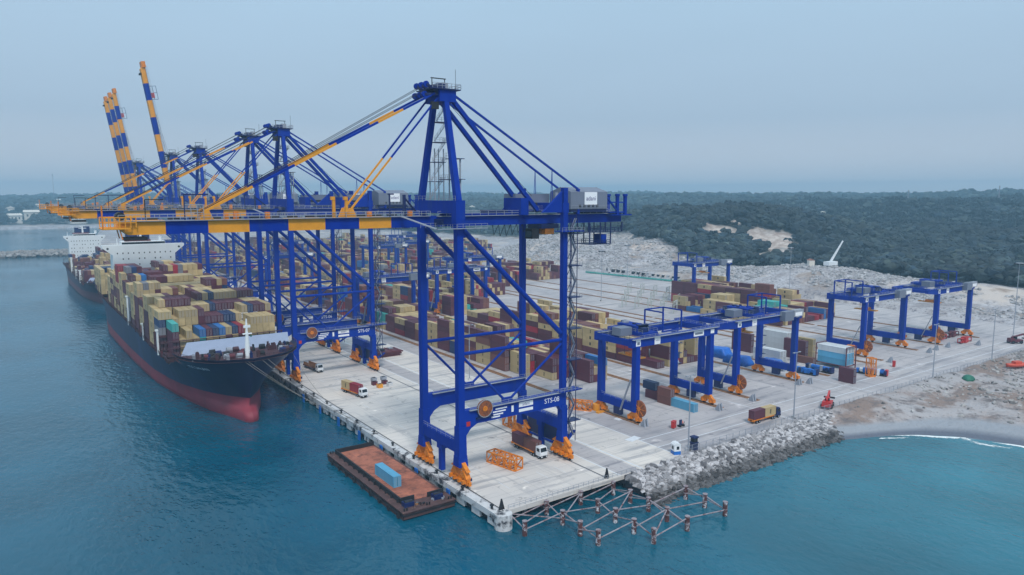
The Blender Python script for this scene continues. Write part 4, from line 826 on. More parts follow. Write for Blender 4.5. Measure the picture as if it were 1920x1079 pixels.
yblock('second yard block', 218.4, 12, 206, 352, 3.6, 3, lambda x: 216 if x < 219 else 205, over={(0, 1): 1, (0, 2): 1, (0, 3): 0, (0, 4): 4, (0, 5): 4, (0, 6): 3, (1, 0): 4, (0, 9): 1, (0, 10): 1}, fixed={(1, 0, 3): 'beige', (1, 0, 2): 'red', (1, 0, 1): 'maroon', (1, 0, 0): 'maroon'})
yblock('third yard block', 350, 10, 236, 318, 2.6, 9); yblock('fourth yard block', 373.6, 13, 236, 334, 4.3, 4)
far = []
for nm, x0, nr, y0, y1, mn, sd in (('a', 166.2, 11, 398, 570, 4, 21), ('a', 166.2, 11, 586, 860, 4, 22), ('b', 218.4, 12, 372, 600, 3.8, 23), ('b', 218.4, 12, 616, 880, 4, 24), ('c', 272, 12, 432, 600, 3.6, 25), ('c', 272, 12, 616, 880, 3.8, 26),
    ('d', 317, 12, 470, 620, 3.7, 27), ('d', 317, 12, 640, 900, 4, 28), ('e', 373, 12, 490, 560, 4.4, 30), ('e', 373, 12, 620, 900, 4, 29), ('f', 418, 10, 660, 930, 3.5, 31), ('g', 466, 10, 792, 1045, 3.8, 32), ('h', 510, 10, 800, 1045, 3.8, 33), ('a', 166.2, 11, 874, 1045, 4, 34), ('b', 218.4, 12, 894, 1045, 4, 35), ('c', 272, 12, 894, 1045, 4, 36), ('d', 317, 12, 914, 1045, 4, 37), ('e', 373, 12, 914, 1045, 4, 38), ('f', 418, 10, 944, 1045, 4, 39)):
    yblock('far yard', x0, nr, y0, y1, mn, sd)
def score(c):
    d = math.hypot(c['x'], c['y']); d = math.hypot(d, CAM_Z-c['z']); e = (1.3 if c['left'] else 0)+(1.0 if c['top'] else 0)+(.5 if c['front'] else 0)
    return e*(300/d)**2
def in_view(c):
    v = Vector((c['x'], c['y'], c['z']-CAM_Z)); w = v.dot(FW); return w > 0 and abs(v.dot(RT)/w) < CX/F_PX*1.02
for c in cells: c['s'] = score(c)
vis = [c for c in cells if in_view(c)]; vis.sort(key=lambda c: -c['s'])
single = [c for c in vis if c['place'] not in ('far yard', 'far ship', 'near ship stern')][:252]; ids = set(id(c) for c in single)
GRP = {'near ship': 'containers stacked on the near ship', 'first yard block': 'containers in the block nearest the quay', 'second yard block': 'containers in the second yard block', 'third yard block': 'containers in the right hand yard blocks', 'fourth yard block': 'containers in the right hand yard blocks'}
PH = {'near ship': ('near ship', 'bow'), 'first yard block': ('quayside block', 'front'), 'second yard block': ('second block', 'front'), 'third yard block': ('third block', 'front'), 'fourth yard block': ('fourth block', 'front')}
for c in single:
    a, b = PH[c['place']]; t = 'top tier' if c['d'] == 0 else ORD[c['d']]+' tier down'
    lb = '%s container, %s: %s bay from %s, %s row from left, %s' % (c['col'], a, ORD[c['b']], b, ORD[c['r']], t)
    lb = lb.replace('far yard block', 'far block')
    container(c['col'], (c['x'], c['y'], c['z']), lb, group=GRP[c['place']])
rest = [c for c in cells if id(c) not in ids]
def bulk(name, cs, label):
    n = len(cs); P = np.array([(c['x'], c['y'], c['z']) for c in cs]); U = np.array([(sx, sy, sz) for sz in (0, 1) for sx, sy in ((-1, -1), (1, -1), (1, 1), (-1, 1))], float)*np.array([CW/2, CL/2, CH-.05])
    V = (P[:, None]+U[None]); F_ = np.array([(0, 3, 2, 1), (4, 5, 6, 7), (0, 1, 5, 4), (1, 2, 6, 5), (2, 3, 7, 6), (3, 0, 4, 7)]); Fc = F_[None]+8*np.arange(n)[:, None, None]
    T = np.array([lin(ccol[c['col']]) for c in cs]); T[:, :3] *= (.8+.35*rng.rand(n))[:, None]; T = np.repeat(T[:, None], 8, 1)
    bg_ = [i for i, c in enumerate(cs) if c['col'] == 'beige' and c['left']]; Q = P[bg_][:, None]+np.array([(-CW/2-.02, -.55, .7), (-CW/2-.02, .55, .7), (-CW/2-.02, .55, 2.1), (-CW/2-.02, -.55, 2.1)])[None]
    V2 = np.concatenate([V.reshape(-1, 3), Q.reshape(-1, 3)]); F2 = np.concatenate([Fc.reshape(-1, 4), (np.arange(4)[None]+4*np.arange(len(bg_))[:, None]+8*n)]); T2 = np.concatenate([T.reshape(-1, 4), np.tile(np.array([.05, .045, .04, 1]), (len(bg_)*4, 1))])
    tag(tris_obj(name, V2, F2, tone_mat('far_container_paint', .6, .2, .4), tone=T2), label, 'container', kind='stuff')
bulk('stacked_containers', rest, 'many more containers stacked far back on the ships and in the yard blocks')

# ------------------------------------------------------------------ ships
def itp(tb, s):
    for (a, b), (c, d) in zip(tb[:-1], tb[1:]):
        if s <= c: return b+(d-b)*max(0, (s-a))/(c-a)
    return tb[-1][1]
WT = [(0, 0), (.5, 1.3), (1, 1.8), (2, 2.3), (3.5, 2.6), (9, 4.0), (21, 8.2), (45, 13.2), (78, 17.8), (110, 19.4), (170, 20.6), (215, 20.4), (240, 17), (268, 11)]
DT = [(0, 0), (1, 5.5), (3, 9.8), (6, 13.8), (11, 17.6), (18, 20.0), (28, 21), (255, 21), (268, 19.5)]
def make_ship(nm, label, cx, y0, hb, Ln, dk, fc, hullm, bootm, by, bz, sc, group, mast=True, name_txt=None):
    t = thing('container_ship', label, 'ship', (cx, y0+Ln/2, WZ), group=group); oy = -(y0+Ln/2); k = hb/21.0; oz = -WZ
    S_ = [0, .5, 1, 2, 3.5, 6, 9, 13, 18, 25, 26, 34, 45, 60, 78, 95, 120, 150, 180, 205, 225, 240, 255, 266]; S_ = [s*Ln/268 if s > 60 else s for s in S_]
    red = 2.3; topz = lambda s: (fc+1.0 if s < 25.5 else dk+.9)
    def stem(z): return 0 if z > fc else (8.5*((fc-z)/(fc-4))**.9 if z > 4 else float(np.interp(z, [-7, -4.6, -3, -1.6, -.6, .3, 1.2, 2.5, 4], [7.5, 5.6, 4.9, 5.1, 6.0, 8.0, 10.0, 9.6, 8.5])))
    def pt(s, z, side):
        w = max(0, min(1, (z+3.6)/(fc+3.6)))**(1.5+1.1*max(0, 1-s/40)); sh = stem(z)*max(0, 1-s/60); b = (itp(WT, s*268/Ln)*(1-w)+itp(DT, s*268/Ln)*w)*k
        if z > .4: b *= min(1, (s+.4)/(9 if z < 5 else 3))**.5
        if z < -3.6: b *= .93
        return (side*b, y0+s+sh+oy, z+oz)
    m = MB(); m2 = MB()
    for side in (-1, 1):
        R1 = [[pt(s, z, side) for z in (-7, -4.6, -3, -1.6, -.6, .3, 1.2, red+1.7*max(0, 1-s/60))] for s in S_]; R2 = [[pt(s, red+1.7*max(0, 1-s/60)+(topz(s)-red-1.7*max(0, 1-s/60))*q, side) for q in (0, .2, .4, .6, .8, 1)] for s in S_]
        for Rr, mm, mt in ((R1, m, bootm), (R2, m2, hullm)):
            if side > 0: Rr = [r[::-1] for r in Rr]
            mm.loft(Rr, mt, closed=False, cap=False)
    e = S_[-1]; tr = [pt(e, z, -1) for z in (-7, red, dk+.9)]+[pt(e, z, 1) for z in (dk+.9, red, -7)]; m2.add(tr, [tuple(range(6))], hullm)
    m2.build('hull', t, smooth=True); m.build('boot_topping', t, smooth=True)
    m = MB(); D = M['deckred']
    for i in range(len(S_)-1):
        a, b = S_[i], S_[i+1]; z = fc if b <= 25.2 else dk; P1 = [pt(a, z, -1), pt(a, z, 1), pt(b, z, 1), pt(b, z, -1)]; m.add(P1, [(0, 1, 2, 3)], D)
    q = pt(25.8, dk, 1)[0]-.15; m.b2(-q, q, y0+25+oy, y0+25.6+oy, dk+oz, fc+oz, D); m.build('deck', t, smooth=False)
    # hatch coamings, lashing bridges and side rails
    yy = y0+36
    while yy < y0+Ln-14:
        if not (by-3 < yy < by+19): MB().b2(-hb+1.2, hb-1.2, yy+.6+oy, yy+11+oy, dk+oz, dk+1.9+oz, D).build('hatch_coaming', t)
        yy += 12
    m = MB(); yy = y0+36.3
    while yy < y0+Ln-14:
        if not (by-4 < yy < by+19):
            for x in np.arange(-hb+.5, hb, 2.26*2): m.b2(x-.12, x+.12, yy+oy-.35, yy+oy+.35, dk+oz, dk+7.5*sc+oz, D)
            for z in (2.4, 5, 7.4): m.b2(-hb+.3, hb-.3, yy+oy-.35, yy+oy+.35, dk+z*sc+oz-.1, dk+z*sc+oz+.1, D)
        yy += 12
    for side in (-1, 1): m.rail((side*(hb-.3), y0+30+oy, dk+.9+oz), (side*(hb-.3), y0+Ln-20+oy, dk+.9+oz), 1.1, D, 2.5, .12)
    for i in range(60): s_ = -1; m.b2(s_*(hb-.9)-.3, s_*(hb-.9)+.3, y0+34+i*3.4+oy, y0+35.2+i*3.4+oy, dk+oz, dk+oz+1+1.6*rng.rand(), random.choice([D, M['dark'], M['maroon']]))
    m.build('lashing_bridge', t)
    # superstructure
    W = M['shipwhite']; bw = hb*.755; m = MB(); y1, y2 = by+oy, by+12+oy; zt = bz+oz
    m.b2(-bw, bw, y1, y2, dk+oz, zt-3.2, W); m.prism([(-hb+.1, zt-.0), (-hb+.1, zt-1.3), (-bw-.0, zt-5.5), (bw+.0, zt-5.5), (hb-.1, zt-1.3), (hb-.1, zt)], 'y', y1-.02, y1+4.2, W)
    m.b2(-bw*.7, bw*.7, y1+.6, y1+9, zt+.003, zt+1.7, W); br = m.build('superstructure', t)
    m = MB(); m.b2(-bw*.69, bw*.69, y1+.5, y1+.59, zt+.3, zt+1.35, M['glass'])
    for r in range(7):
        for c in range(11):
            if r in (0, 3) or (c+r) % 3 != 1: x = -bw*.85+c*bw*.17; z = zt-4.6-3.2*r; m.b2(x-.28, x+.28, y1-.06, y1-.025, z-.4, z+.4, M['dark'])
    for s_ in (-1, 1): m.tube((s_*(hb-2.9), y1-.06, zt-1.9), (s_*(hb-2.9), y1-.03, zt-1.9), .6, M['dark'], 10)
    m.build('window', br)
    m = MB(); m.bar((-1, y1+4, zt+1.7), (-1, y1+4, zt+9), 1.5, 1.5, W, .7, .7); m.b2(-4, 2, y1+3.6, y1+4.6, zt+6.3, zt+6.8, W); m.b2(-3, 1, y1+3.6, y1+4.6, zt+8.4, zt+8.8, W); m.tube((-13, y1+3, zt), (-13, y1+3, zt+3.6), .2, W, 6); m.tube((9, y1+3, zt+1.7), (9, y1+3, zt+4.4), .9, W, 10)
    m.rail((-bw, y1+.2, zt), (-bw*.72, y1+.2, zt), 1, W, 1.2); m.b2(-9, 4, y1+3, y1+7, zt+1.7, zt+2.6, M['maroon']); m.build('radar_mast', br)
    m = MB(); m.b2(-6.5, 6.5, y2+7, y2+15, dk+oz, zt-1.5, W); m.b2(-6, -.5, y2+8, y2+14, zt-1.5, zt+6.5, M['navy']); m.b2(1, 6, y2+8, y2+14, zt-1.5, zt+7.5, M['navy']); m.build('funnel', t)
    # forecastle: breakwater plate, mast, winches, rail
    m = MB(); fy = y0+22.5+oy; q = pt(22, fc, 1)[0]-1.2
    m.add([(-q+.8, fy-.6, fc+oz), (q-.8, fy-.6, fc+oz), (q-.3, fy+2.2, fc+oz+3.9*sc), (-q+3.4, fy+2.2, fc+oz+3.9*sc), (-q+.8, fy-.3, fc+oz), (q-.8, fy-.3, fc+oz), (q-.3, fy+2.5, fc+oz+3.9*sc), (-q+3.4, fy+2.5, fc+oz+3.9*sc)], [(0, 1, 2, 3), (7, 6, 5, 4), (0, 4, 5, 1), (1, 5, 6, 2), (2, 6, 7, 3), (3, 7, 4, 0)], M['lav']); m.build('breakwater_plate', t)
    for i in range(46):
        x = (rng.rand()*2-1)*q*.86; yy = y0+6+14*rng.rand()+oy; yy = max(yy, y0+3+oy+abs(x)*.55); mt = random.choice([M['maroon'], M['dark'], M['dark'], D, D, M['navy'], M['grey']]); w_ = MB()
        if rng.rand() < .5: w_.tube((x-.9, yy, fc+oz+1), (x+.9, yy, fc+oz+1), .5+.5*rng.rand(), mt, 10); w_.b2(x-1.1, x+1.1, yy-.4, yy+.4, fc+oz, fc+oz+1, mt); w_.build('winch', t)
        else: w_.b2(x-.5, x+.5, yy-.5, yy+.6, fc+oz, fc+oz+.8+1.3*rng.rand(), mt); w_.b2(x-.3, x+.3, yy-.3, yy+.3, fc+oz+.8, fc+oz+2.3, mt); w_.build('deck_fitting', t)
    m = MB()
    for side in (-1, 1):
        for a, b in zip(S_[1:9], S_[2:10]): p_ = Vector(pt(a, topz(a), side)); r_ = Vector(pt(b, topz(b), side)); m.rail(p_, r_, .9, D, 1.6, .1)
    m.build('rail', t)
    if mast: m = MB(); x = -.4; m.tube((x, y0+7+oy, fc+oz), (x, y0+7+oy, fc+8.5+oz), 1.0, W, 12, .5); m.tube((x, y0+7+oy, fc+8.5+oz), (x, y0+7+oy, fc+13.2+oz), .4, W, 8, .25); m.b2(x-1.3, x+1.6, y0+6.5+oy, y0+7.6+oy, fc+8+oz, fc+8.3+oz, W); m.b2(x-1, x+1.2, y0+6.7+oy, y0+7.3+oy, fc+10.2+oz, fc+11+oz, W); m.b2(x+1.1, x+1.5, y0+6.7+oy, y0+7.1+oy, fc+7+oz, fc+7.6+oz, M['green']); m.build('foremast', t)
    if name_txt:                                # lettering wrapped on the flared bow
        m = MB(); cu = MB().text(name_txt, 1.75, M['text'], (0, 0, 0), (1, 0, 0), (0, 1, 0)); s0 = 13.6; vs = []
        for (u, v, _) in cu.v:
            s = s0-u*.95; z = fc-3.2+v
            p = pt(max(s, .2), z, -1); vs.append((p[0]-.12, p[1]-.12, p[2]))
        m.add(vs, cu.f, M['text']); m.build('name_lettering', t)
    for q_, h_ in ((52, 9), (86, 6.5), (128, 13)):
        m = MB(); m.b2(-hb+.2, -hb+1.4, q_+oy+y0, q_+1.1+oy+y0, dk+oz, dk+oz+h_, W); m.b2(-hb-.2, -hb+1.6, q_-.3+oy+y0, q_+1.5+oy+y0, dk+oz+h_, dk+oz+h_+.5, W); m.build('deck_crane_post', t)
    return t
make_ship('s', 'navy container ship with red lower hull moored nearest, beside the quay', SX, 237, SHB, 275, 13.5, 18.3, M['hull'], M['boot'], 451, 45.0, 1.0, None, name_txt='MSC DARIAN')
hull2 = mat('weathered_purple_brown_hull', (70, 62, 84), .6, var=.3, scale=.1, coord='pos')
make_ship('s2', 'farther container ship with white bridge, moored astern of the near ship', S2X, 560, S2H, 235, 8.6, 11.5, hull2, mat('dull_red_boot', (110, 66, 80), .6, coord='pos'), 752, 36.6, .8, None)
# mooring lines sag from the bow to quay bollards
ml = mat('mooring_rope', (140, 134, 128), .8)
for k, (a, b) in enumerate((((61.5, 238.5, 18.2), (88.2, 214, .6)), ((62.5, 238.2, 18.2), (88.2, 196, .6)), ((67, 238.4, 18.2), (88.2, 208, .6)), ((69, 239, 18.2), (88.2, 190, .6)), ((80, 248, 17.8), (88.2, 236, .6)))):
    m = MB(); a = Vector(a); b = Vector(b); pr = a
    for i in range(1, 15): t = i/14; p = a.lerp(b, t); p.z -= 7*t*(1-t); m.tube(pr, p, .06, ml, 5, cap=False); pr = p
    tag(m.build('mooring_line'), ['mooring rope from ship bow, the outermost and steepest one', 'mooring rope from ship bow stem reaching farther along the quay', 'second mooring rope inward from the ship bow', 'longest mooring rope from the ship bow toward the barge', 'short mooring rope from the bow shoulder to the quay'][k], 'rope', 'mooring ropes of the near ship')
# bollards and fenders along the quay edge
bm_ = MB(); bm_.tube((0, 0, 0), (0, 0, .7), .32, M['dark'], 10, .26); bm_.tube((0, 0, .7), (0, 0, .95), .5, M['dark'], 10); bme = bm_.mesh('bollard')
fm = MB(); fm.b2(-.55, 0, -.8, .8, -2.6, 1.0, M['ltblue']); fm.tube((0, 0, -.6), (.5, 0, -.6), .45, M['dark'], 10)
M['fblue'] = mat('blue_fender_panel', (20, 104, 190), .5, var=.2); fm = MB(); fm.b2(-.95, -.6, -.75, .75, -1.6, 1.5, M['fblue']); fm.b2(-.6, 0, -.4, .4, -.5, .6, M['dark']); fme = fm.mesh('fender')
for i in range(26):
    y = 133+i*13; o = bpy.data.objects.new('bollard', bme); COL.objects.link(o); o.location = (88.1, y, .012); tag(o, '%s dark mooring bollard along the quay edge, counted from the rounded corner' % ORD[i], 'bollard', 'bollards along the quay edge')
for i, y in enumerate([150, 167, 189, 205, 222, 239, 256]):
    o = bpy.data.objects.new('fender', fme); COL.objects.link(o); o.location = (87.0, y, -2.2); tag(o, '%s blue fender panel on the quay wall, counted from the corner' % ORD[i], 'fender', 'fenders on the quay wall')

# ------------------------------------------------------------------ barge
def barge():
    t = thing('barge', 'rusty flat deck barge with dark bulwarks moored against the quay wall', 'barge', (78.4, 169.5, WZ)); hw, hl = 6.9, 24
    t.location.x = 78.6
    m = MB(); S1 = M['bargeside']; m.prism([(-hl+2.5, -1), (-hl, .4), (-hl, 2.0), (hl, 2.0), (hl, .2), (hl-2.5, -1)], 'x', -hw, hw, S1); m.b2(-hw-.25, hw+.25, -hl-.2, hl+.2, 1.15, 1.45, M['dark']); m.b2(-hw-.3, hw+.3, -hl-.3, hl+.3, 1.9, 2.1, S1)
    
    m.build('hull', t)
    m = MB(); m.b2(-hw+2.3, hw-.4, -hl+5.2, hl-1.6, 2.1, 2.2, M['rust']); m.build('deck_plating', t)
    m = MB(); m.b2(-hw+1.7, -hw+2.1, -hl+5, hl-1.2, 2.1, 3.3, M['dark']); m.b2(-hw+1.7, hw-.2, hl-1.6, hl-1.2, 2.1, 3.4, M['dark']); m.b2(-hw+1.9, -1.6, -hl+4.8, -hl+5.1, 2.1, 3.6, M['dark']); m.b2(2.0, hw-.4, -hl+4.8, -hl+5.1, 2.1, 3.3, M['dark'])
    for i in range(12): y = -hl+6+i*3.3; m.b2(-hw+1.2, -hw+1.7, y, y+.2, 2.1, 3.1, M['dark'])
    m.build('bulwark', t)
    for i in range(9):
        y = -hl+2+i*5.2; m = MB()
        for q in range(12): a, b = 2*PI*q/12, 2*PI*(q+1)/12; m.tube((-hw-.55, y+.6*math.cos(a), 1.0+.6*math.sin(a)), (-hw-.55, y+.6*math.cos(b), 1.0+.6*math.sin(b)), .2, M['dark'], 6)
        m.build('tyre_fender', t)
    m = MB(); m.b2(-5.5, -3, -hl+2.2, -hl+4, 2.1, 3.2, M['navy']); m.tube((-5.2, -hl+3, 3), (-3.2, -hl+3, 3), .6, M['dark'], 10); m.build('winch', t)
    m = MB(); m.b2(2.4, 4.8, -hl+2.0, -hl+3.8, 2.1, 3.3, M['navy']); m.tube((2.6, -hl+3, 3), (4.6, -hl+3, 3), .55, M['dark'], 10); m.build('winch', t)
    for x in (-6, 0, 6):
        for y in (-hl+.8, hl-.7): m = MB(); m.tube((x-.35, y, 2.1), (x-.35, y, 2.8), .2, M['dark'], 8); m.tube((x+.35, y, 2.1), (x+.35, y, 2.8), .2, M['dark'], 8); m.build('bollard', t)
    for k in range(12): x = (rng.rand()*2-1)*6; g_ = random.choice([M['dark'], M['grey'], M['rail'], M['bargeside']]); MB().box((x, -hl+1.3+2.2*rng.rand(), 2.3), (.4+rng.rand(), .4, .4), g_, rng.rand()*3).build('loose_gear', t)
    return t
barge()
container('light blue', (77.2, 165.5, WZ+2.2), 'light blue container alone on the rusty barge deck', rz=0, L=11.2, logo=False)
container('light blue', (185.5, 161.5, .02), 'light blue container alone on the pavement before the nearest yard crane', L=11.0, logo=False)

# ------------------------------------------------------------------ old jetty piles at the quay corner
def jetty():
    tops = [(955, 963), (984, 980), (1025, 942), (1055, 960), (1089, 924), (1088, 980), (1121, 939), (1122, 997), (1150, 906), (1154, 956), (1182, 921), (1189, 976), (1216, 936), (1251, 954), (1226, 994), (1286, 914), (1289, 971), (1322, 929), (1360, 944)]
    t = thing('jetty_piling', 'half submerged grid of rusty piles joined by pale tubes off the quay corner', 'piling', (110, 113, WZ)); O = Vector((110, 113, WZ)); P = []
    for px, py in tops: p = at(px, py, -.5); P.append(p-O)
    for p in P:
        m = MB(); b = Vector((p.x, p.y, -5)); m.tube(b, (p.x, p.y, p.z+.3), .56, M['pile'], 14); m.tube((p.x, p.y, p.z+.3), (p.x, p.y, p.z+.42), .62, M['brace'], 14); m.tube((p.x, p.y, p.z-1.5), (p.x, p.y, p.z-1.25), .6, M['brace'], 12); m.build('pile', t)
    done = set(); deg = [0]*len(P)
    for i, p in enumerate(P):
        near = sorted((((q-p).length, j) for j, q in enumerate(P) if j != i))[:4]
        for d, j in near:
            if (d > 12.2 and not (deg[i] < 3 and d < 16)) or (min(i, j), max(i, j)) in done: continue
            done.add((min(i, j), max(i, j))); deg[i] += 1; deg[j] += 1; m = MB(); q = P[j]; lo = (i+j) % 2; m.tube((p.x, p.y, p.z-(.1 if lo else 1.7)), (q.x, q.y, q.z-(1.6 if lo else .1)), .15, M['brace'], 8); m.build('brace', t)
jetty()

# ------------------------------------------------------------------ vehicles and small things
def truck(loc, rz, label, cargo, chassis='orange', cabcol='white'):
    """terminal tractor and trailer, front towards -y"""
    t = thing('container_truck', label, 'truck', loc, rz, 'container trucks on the quay and yard')
    C = M[cabcol]; m = MB(); m.prism([(-7.6, .9), (-7.6, 2.1), (-7.2, 3.3), (-5.4, 3.3), (-5.4, .9)], 'x', -1.2, 1.2, C); m.b2(-1.1, 1.1, -7.0, -5.6, 3.3, 3.45, C); m.b2(-1.2, 1.2, -7.75, -7.6, .5, 1.0, M['dark']); cb = m.build('cab', t)
    m = MB(); m.add([(-1.05, -7.62, 2.1), (1.05, -7.62, 2.1), (.98, -7.25, 3.15), (-.98, -7.25, 3.15)], [(0, 1, 2, 3)], M['glass']); m.b2(-1.23, -1.2, -7.1, -5.9, 2.1, 3.0, M['glass']); m.b2(1.2, 1.23, -7.1, -5.9, 2.1, 3.0, M['glass']); m.build('windscreen', cb)
    for x in (-.85, .85): m = MB(); m.b2(x-.2, x+.2, -7.8, -7.74, .65, .9, M['signface']); m.build('headlight', cb)
    m = MB(); m.b2(-.5, .5, -5.4, 6.4, 1.0, 1.35, M[chassis]); m.b2(-1.15, 1.15, -4.2, -3.8, 1.1, 1.4, M[chassis]); m.b2(-1.15, 1.15, 6.0, 6.4, .8, 1.5, M[chassis]); m.b2(-1.2, -1.05, -4, 6.4, 1.1, 1.4, M[chassis]); m.b2(1.05, 1.2, -4, 6.4, 1.1, 1.4, M[chassis]); m.build('trailer_chassis', t)
    for y in (-6.6, -4.4, -3.4, 3.4, 4.7):
        for s in (-1, 1): m = MB(); m.tube((s*.75, y, .52), (s*1.18, y, .52), .52, M['dark'], 12); m.tube((s*1.18, y, .52), (s*1.2, y, .52), .25, M['grey'], 8); m.build('wheel', t)
    return t
def put(loc, rz, y, z=1.42): c, s = math.cos(rz), math.sin(rz); return (loc[0]-s*y, loc[1]+c*y, z)
L1 = (117.3, 158.6, 0); truck(L1, 0, 'white cab truck beside the landside leg of the nearest quay crane', None)
container('maroon', put(L1, 0, 3.4), 'maroon half length container at the rear of the truck under the nearest quay crane', L=5.6); container('brown', put(L1, 0, -2.3), 'brown half length container behind the white cab under the nearest quay crane', L=5.6)
L2 = (101.6, 289, 0); truck(L2, R(6), 'white cab truck with low brown skip under the second quay crane', None, 'brownish' if False else 'maroon')
m = MB(); m.b2(-1.15, 1.15, -4, 5.6, 1.42, 1.6, M['rail']); 
for x in (-1.1, 1.1): m.b2(x-.06, x+.06, -4, 5.6, 1.6, 2.7, M['rail'])
o = m.build('flat_rack', loc=(L2[0], L2[1], 0)); o.rotation_euler = (0, 0, R(6)); tag(o, 'low brown open rack on the truck under the second quay crane', 'rack')
L3 = (100.6, 243.5, 0); rz = R(10); truck(L3, rz, 'white cab truck carrying a crimson container on the open quay', None)
container('red', put(L3, rz, -2.0), 'crimson half length container right behind a white truck cab on the open quay', rz=rz, L=5.6); container('beige', put(L3, rz, 3.5), 'beige half length container at the rear of the truck on the open quay', rz=rz, L=5.6)
L4 = (196.5, 137.6, 0); rz = R(90); truck(L4, rz, 'dark cab truck on the yellow trailer near the boulder revetment', None, cabcol='navy')
container('maroon', put(L4, rz, 3.4), 'maroon half length container at the rear of the truck near the revetment', rz=rz, L=5.6); container('beige', put(L4, rz, -2.3), 'beige half length container behind the dark cab near the revetment', rz=rz, L=5.6)

def frame_cage(loc, rz, label, sx, sy, sz, n, mt, name='lifting_frame', cat='frame', w=.16):
    m = MB()
    for x in (-sx, sx):
        for z in (.1, sz): m.bar((x, -sy, z), (x, sy, z), w*1.5, w*1.5, mt)
    for i in range(n+1):
        y = -sy+2*sy*i/n
        for x in (-sx, sx): m.bar((x, y, .1), (x, y, sz), w, w, mt)
        m.bar((-sx, y, sz), (sx, y, sz), w, w, mt); m.bar((-sx, y, .1), (sx, y, .1), w, w, mt)
        if i < n:
            y2 = y+2*sy/n
            for x in (-sx, sx): m.bar((x, y, .1 if i % 2 else sz), (x, y2, sz if i % 2 else .1), w, w, mt)
            m.bar((-sx, y, sz), (sx, y2, sz), w, w, mt); m.bar((-sx, y, .4), (sx, y2, .5), w*3, w, mt)
    o = m.build(name, loc=loc); o.rotation_euler = (0, 0, rz); return tag(o, label, cat)
frame_cage((105.9, 153.6, 0), R(12), 'yellow lattice lifting frame lying on the quay deck by the nearest crane', 1.5, 5.2, 3.0, 5, M['orange'], w=.24)
p = at(1089, 768); frame_cage((p.x, p.y, 0), R(35), 'orange lattice cage right of the nearest quay crane stair tower', 1.2, 3.8, 3.0, 4, M['orange'], 'maintenance_cage', 'cage', .2)
p = at(1118, 769); m = MB(); m.tube((0, 0, 0), (0, 0, 2.2), 1.3, M['yel'], 14); m.b2(-2.4, 2.6, -3.6, -2.4, 0, .5, M['yel']); tag(m.build('cable_drum', loc=p), 'yellow drum and pad standing beside the first yard crane runway', 'drum')
p = at(940, 762); frame_cage((126.5, 178, 0), 0, 'orange spreader frame standing behind the nearest quay crane landside leg', 1.3, 4.5, 6.2, 3, M['orange'], 'spreader_frame', 'spreader', .3)
# blue and red spreaders parked at the right yard crane
for i, (px, py, c) in enumerate(((1735, 632, 'maroon'), (1762, 638, 'red'), (1785, 632, 'maroon'), (1808, 643, 'red'))):
    p = at(px, py); m = MB()
    for z in (.3, 2.2): m.b2(-1.2, 1.2, -5, -4.6, z, z+.4, M[c]); m.b2(-1.2, 1.2, 4.6, 5, z, z+.4, M[c]); m.b2(-.5, .5, -5, 5, z, z+.5, M[c])
    m.b2(-1.2, 1.2, -1.4, 1.4, .3, 3, M[c])
    for y in (-4.8, 4.8): m.b2(-1.2, -.9, y-.2, y+.2, .3, 2.4, M[c]); m.b2(.9, 1.2, y-.2, y+.2, .3, 2.4, M[c])
    o = m.build('parked_spreader', loc=p); o.rotation_euler = (0, 0, R(90)); tag(o, '%s %s spreader frame from left, parked at the rightmost yard crane' % (ORD[i], c), 'spreader', 'spreaders parked by the rightmost yard crane')
# hatch covers stacked behind the second crane
for i in range(3):
    m = MB(); m.b2(-6.8, 6.8, -4.6, 4.6, 0, .55, M['maroon']); m.b2(-6.5, 6.5, -4.3, 4.3, .55, .7, M['maroon'])
    for x in (-5, -1.7, 1.7, 5): m.b2(x-.15, x+.15, -4.5, 4.5, .7, .85, M['maroon'])
    if i == 2: m.b2(-3, -1, -2, 1, .85, 1.5, M['dark']); m.b2(2, 4, 0, 2, .85, 1.3, M['grey'])
    o = m.build('hatch_cover', loc=(137.2+i*.5, 297-i*.4, i*.87+.01)); tag(o, ['bottom', 'middle', 'top'][i]+' maroon ship hatch cover of the stack behind the second quay crane', 'hatch cover', 'stacked ship hatch covers')
# lashing bins
for i, (px, py, c) in enumerate(((702, 722, 'maroon'), (721, 720, 'maroon'), (712, 727, 'yel'), (731, 724, 'concwhite'), (701, 715, 'grey'), (719, 713, 'grey'))):
    p = at(px, py); m = MB(); m.b2(-.9, .9, -1, 1, 0, 1.4, M[c]); m.b2(-.7, .7, -.8, .8, 1.4, 1.43, M['dark']); m.b2(-.95, .95, -1.05, -.95, 1.2, 1.5, M[c]); tag(m.build('lashing_bin', loc=p), ['left maroon lashing bin between the quay cranes', 'right maroon lashing bin between the quay cranes', 'small yellow lashing bin in front of the maroon pair', 'pale lashing bin right of the yellow one', 'grey lashing bin behind the left maroon one', 'grey lashing bin behind the right maroon one'][i], 'bin', 'lashing bins on the open quay')
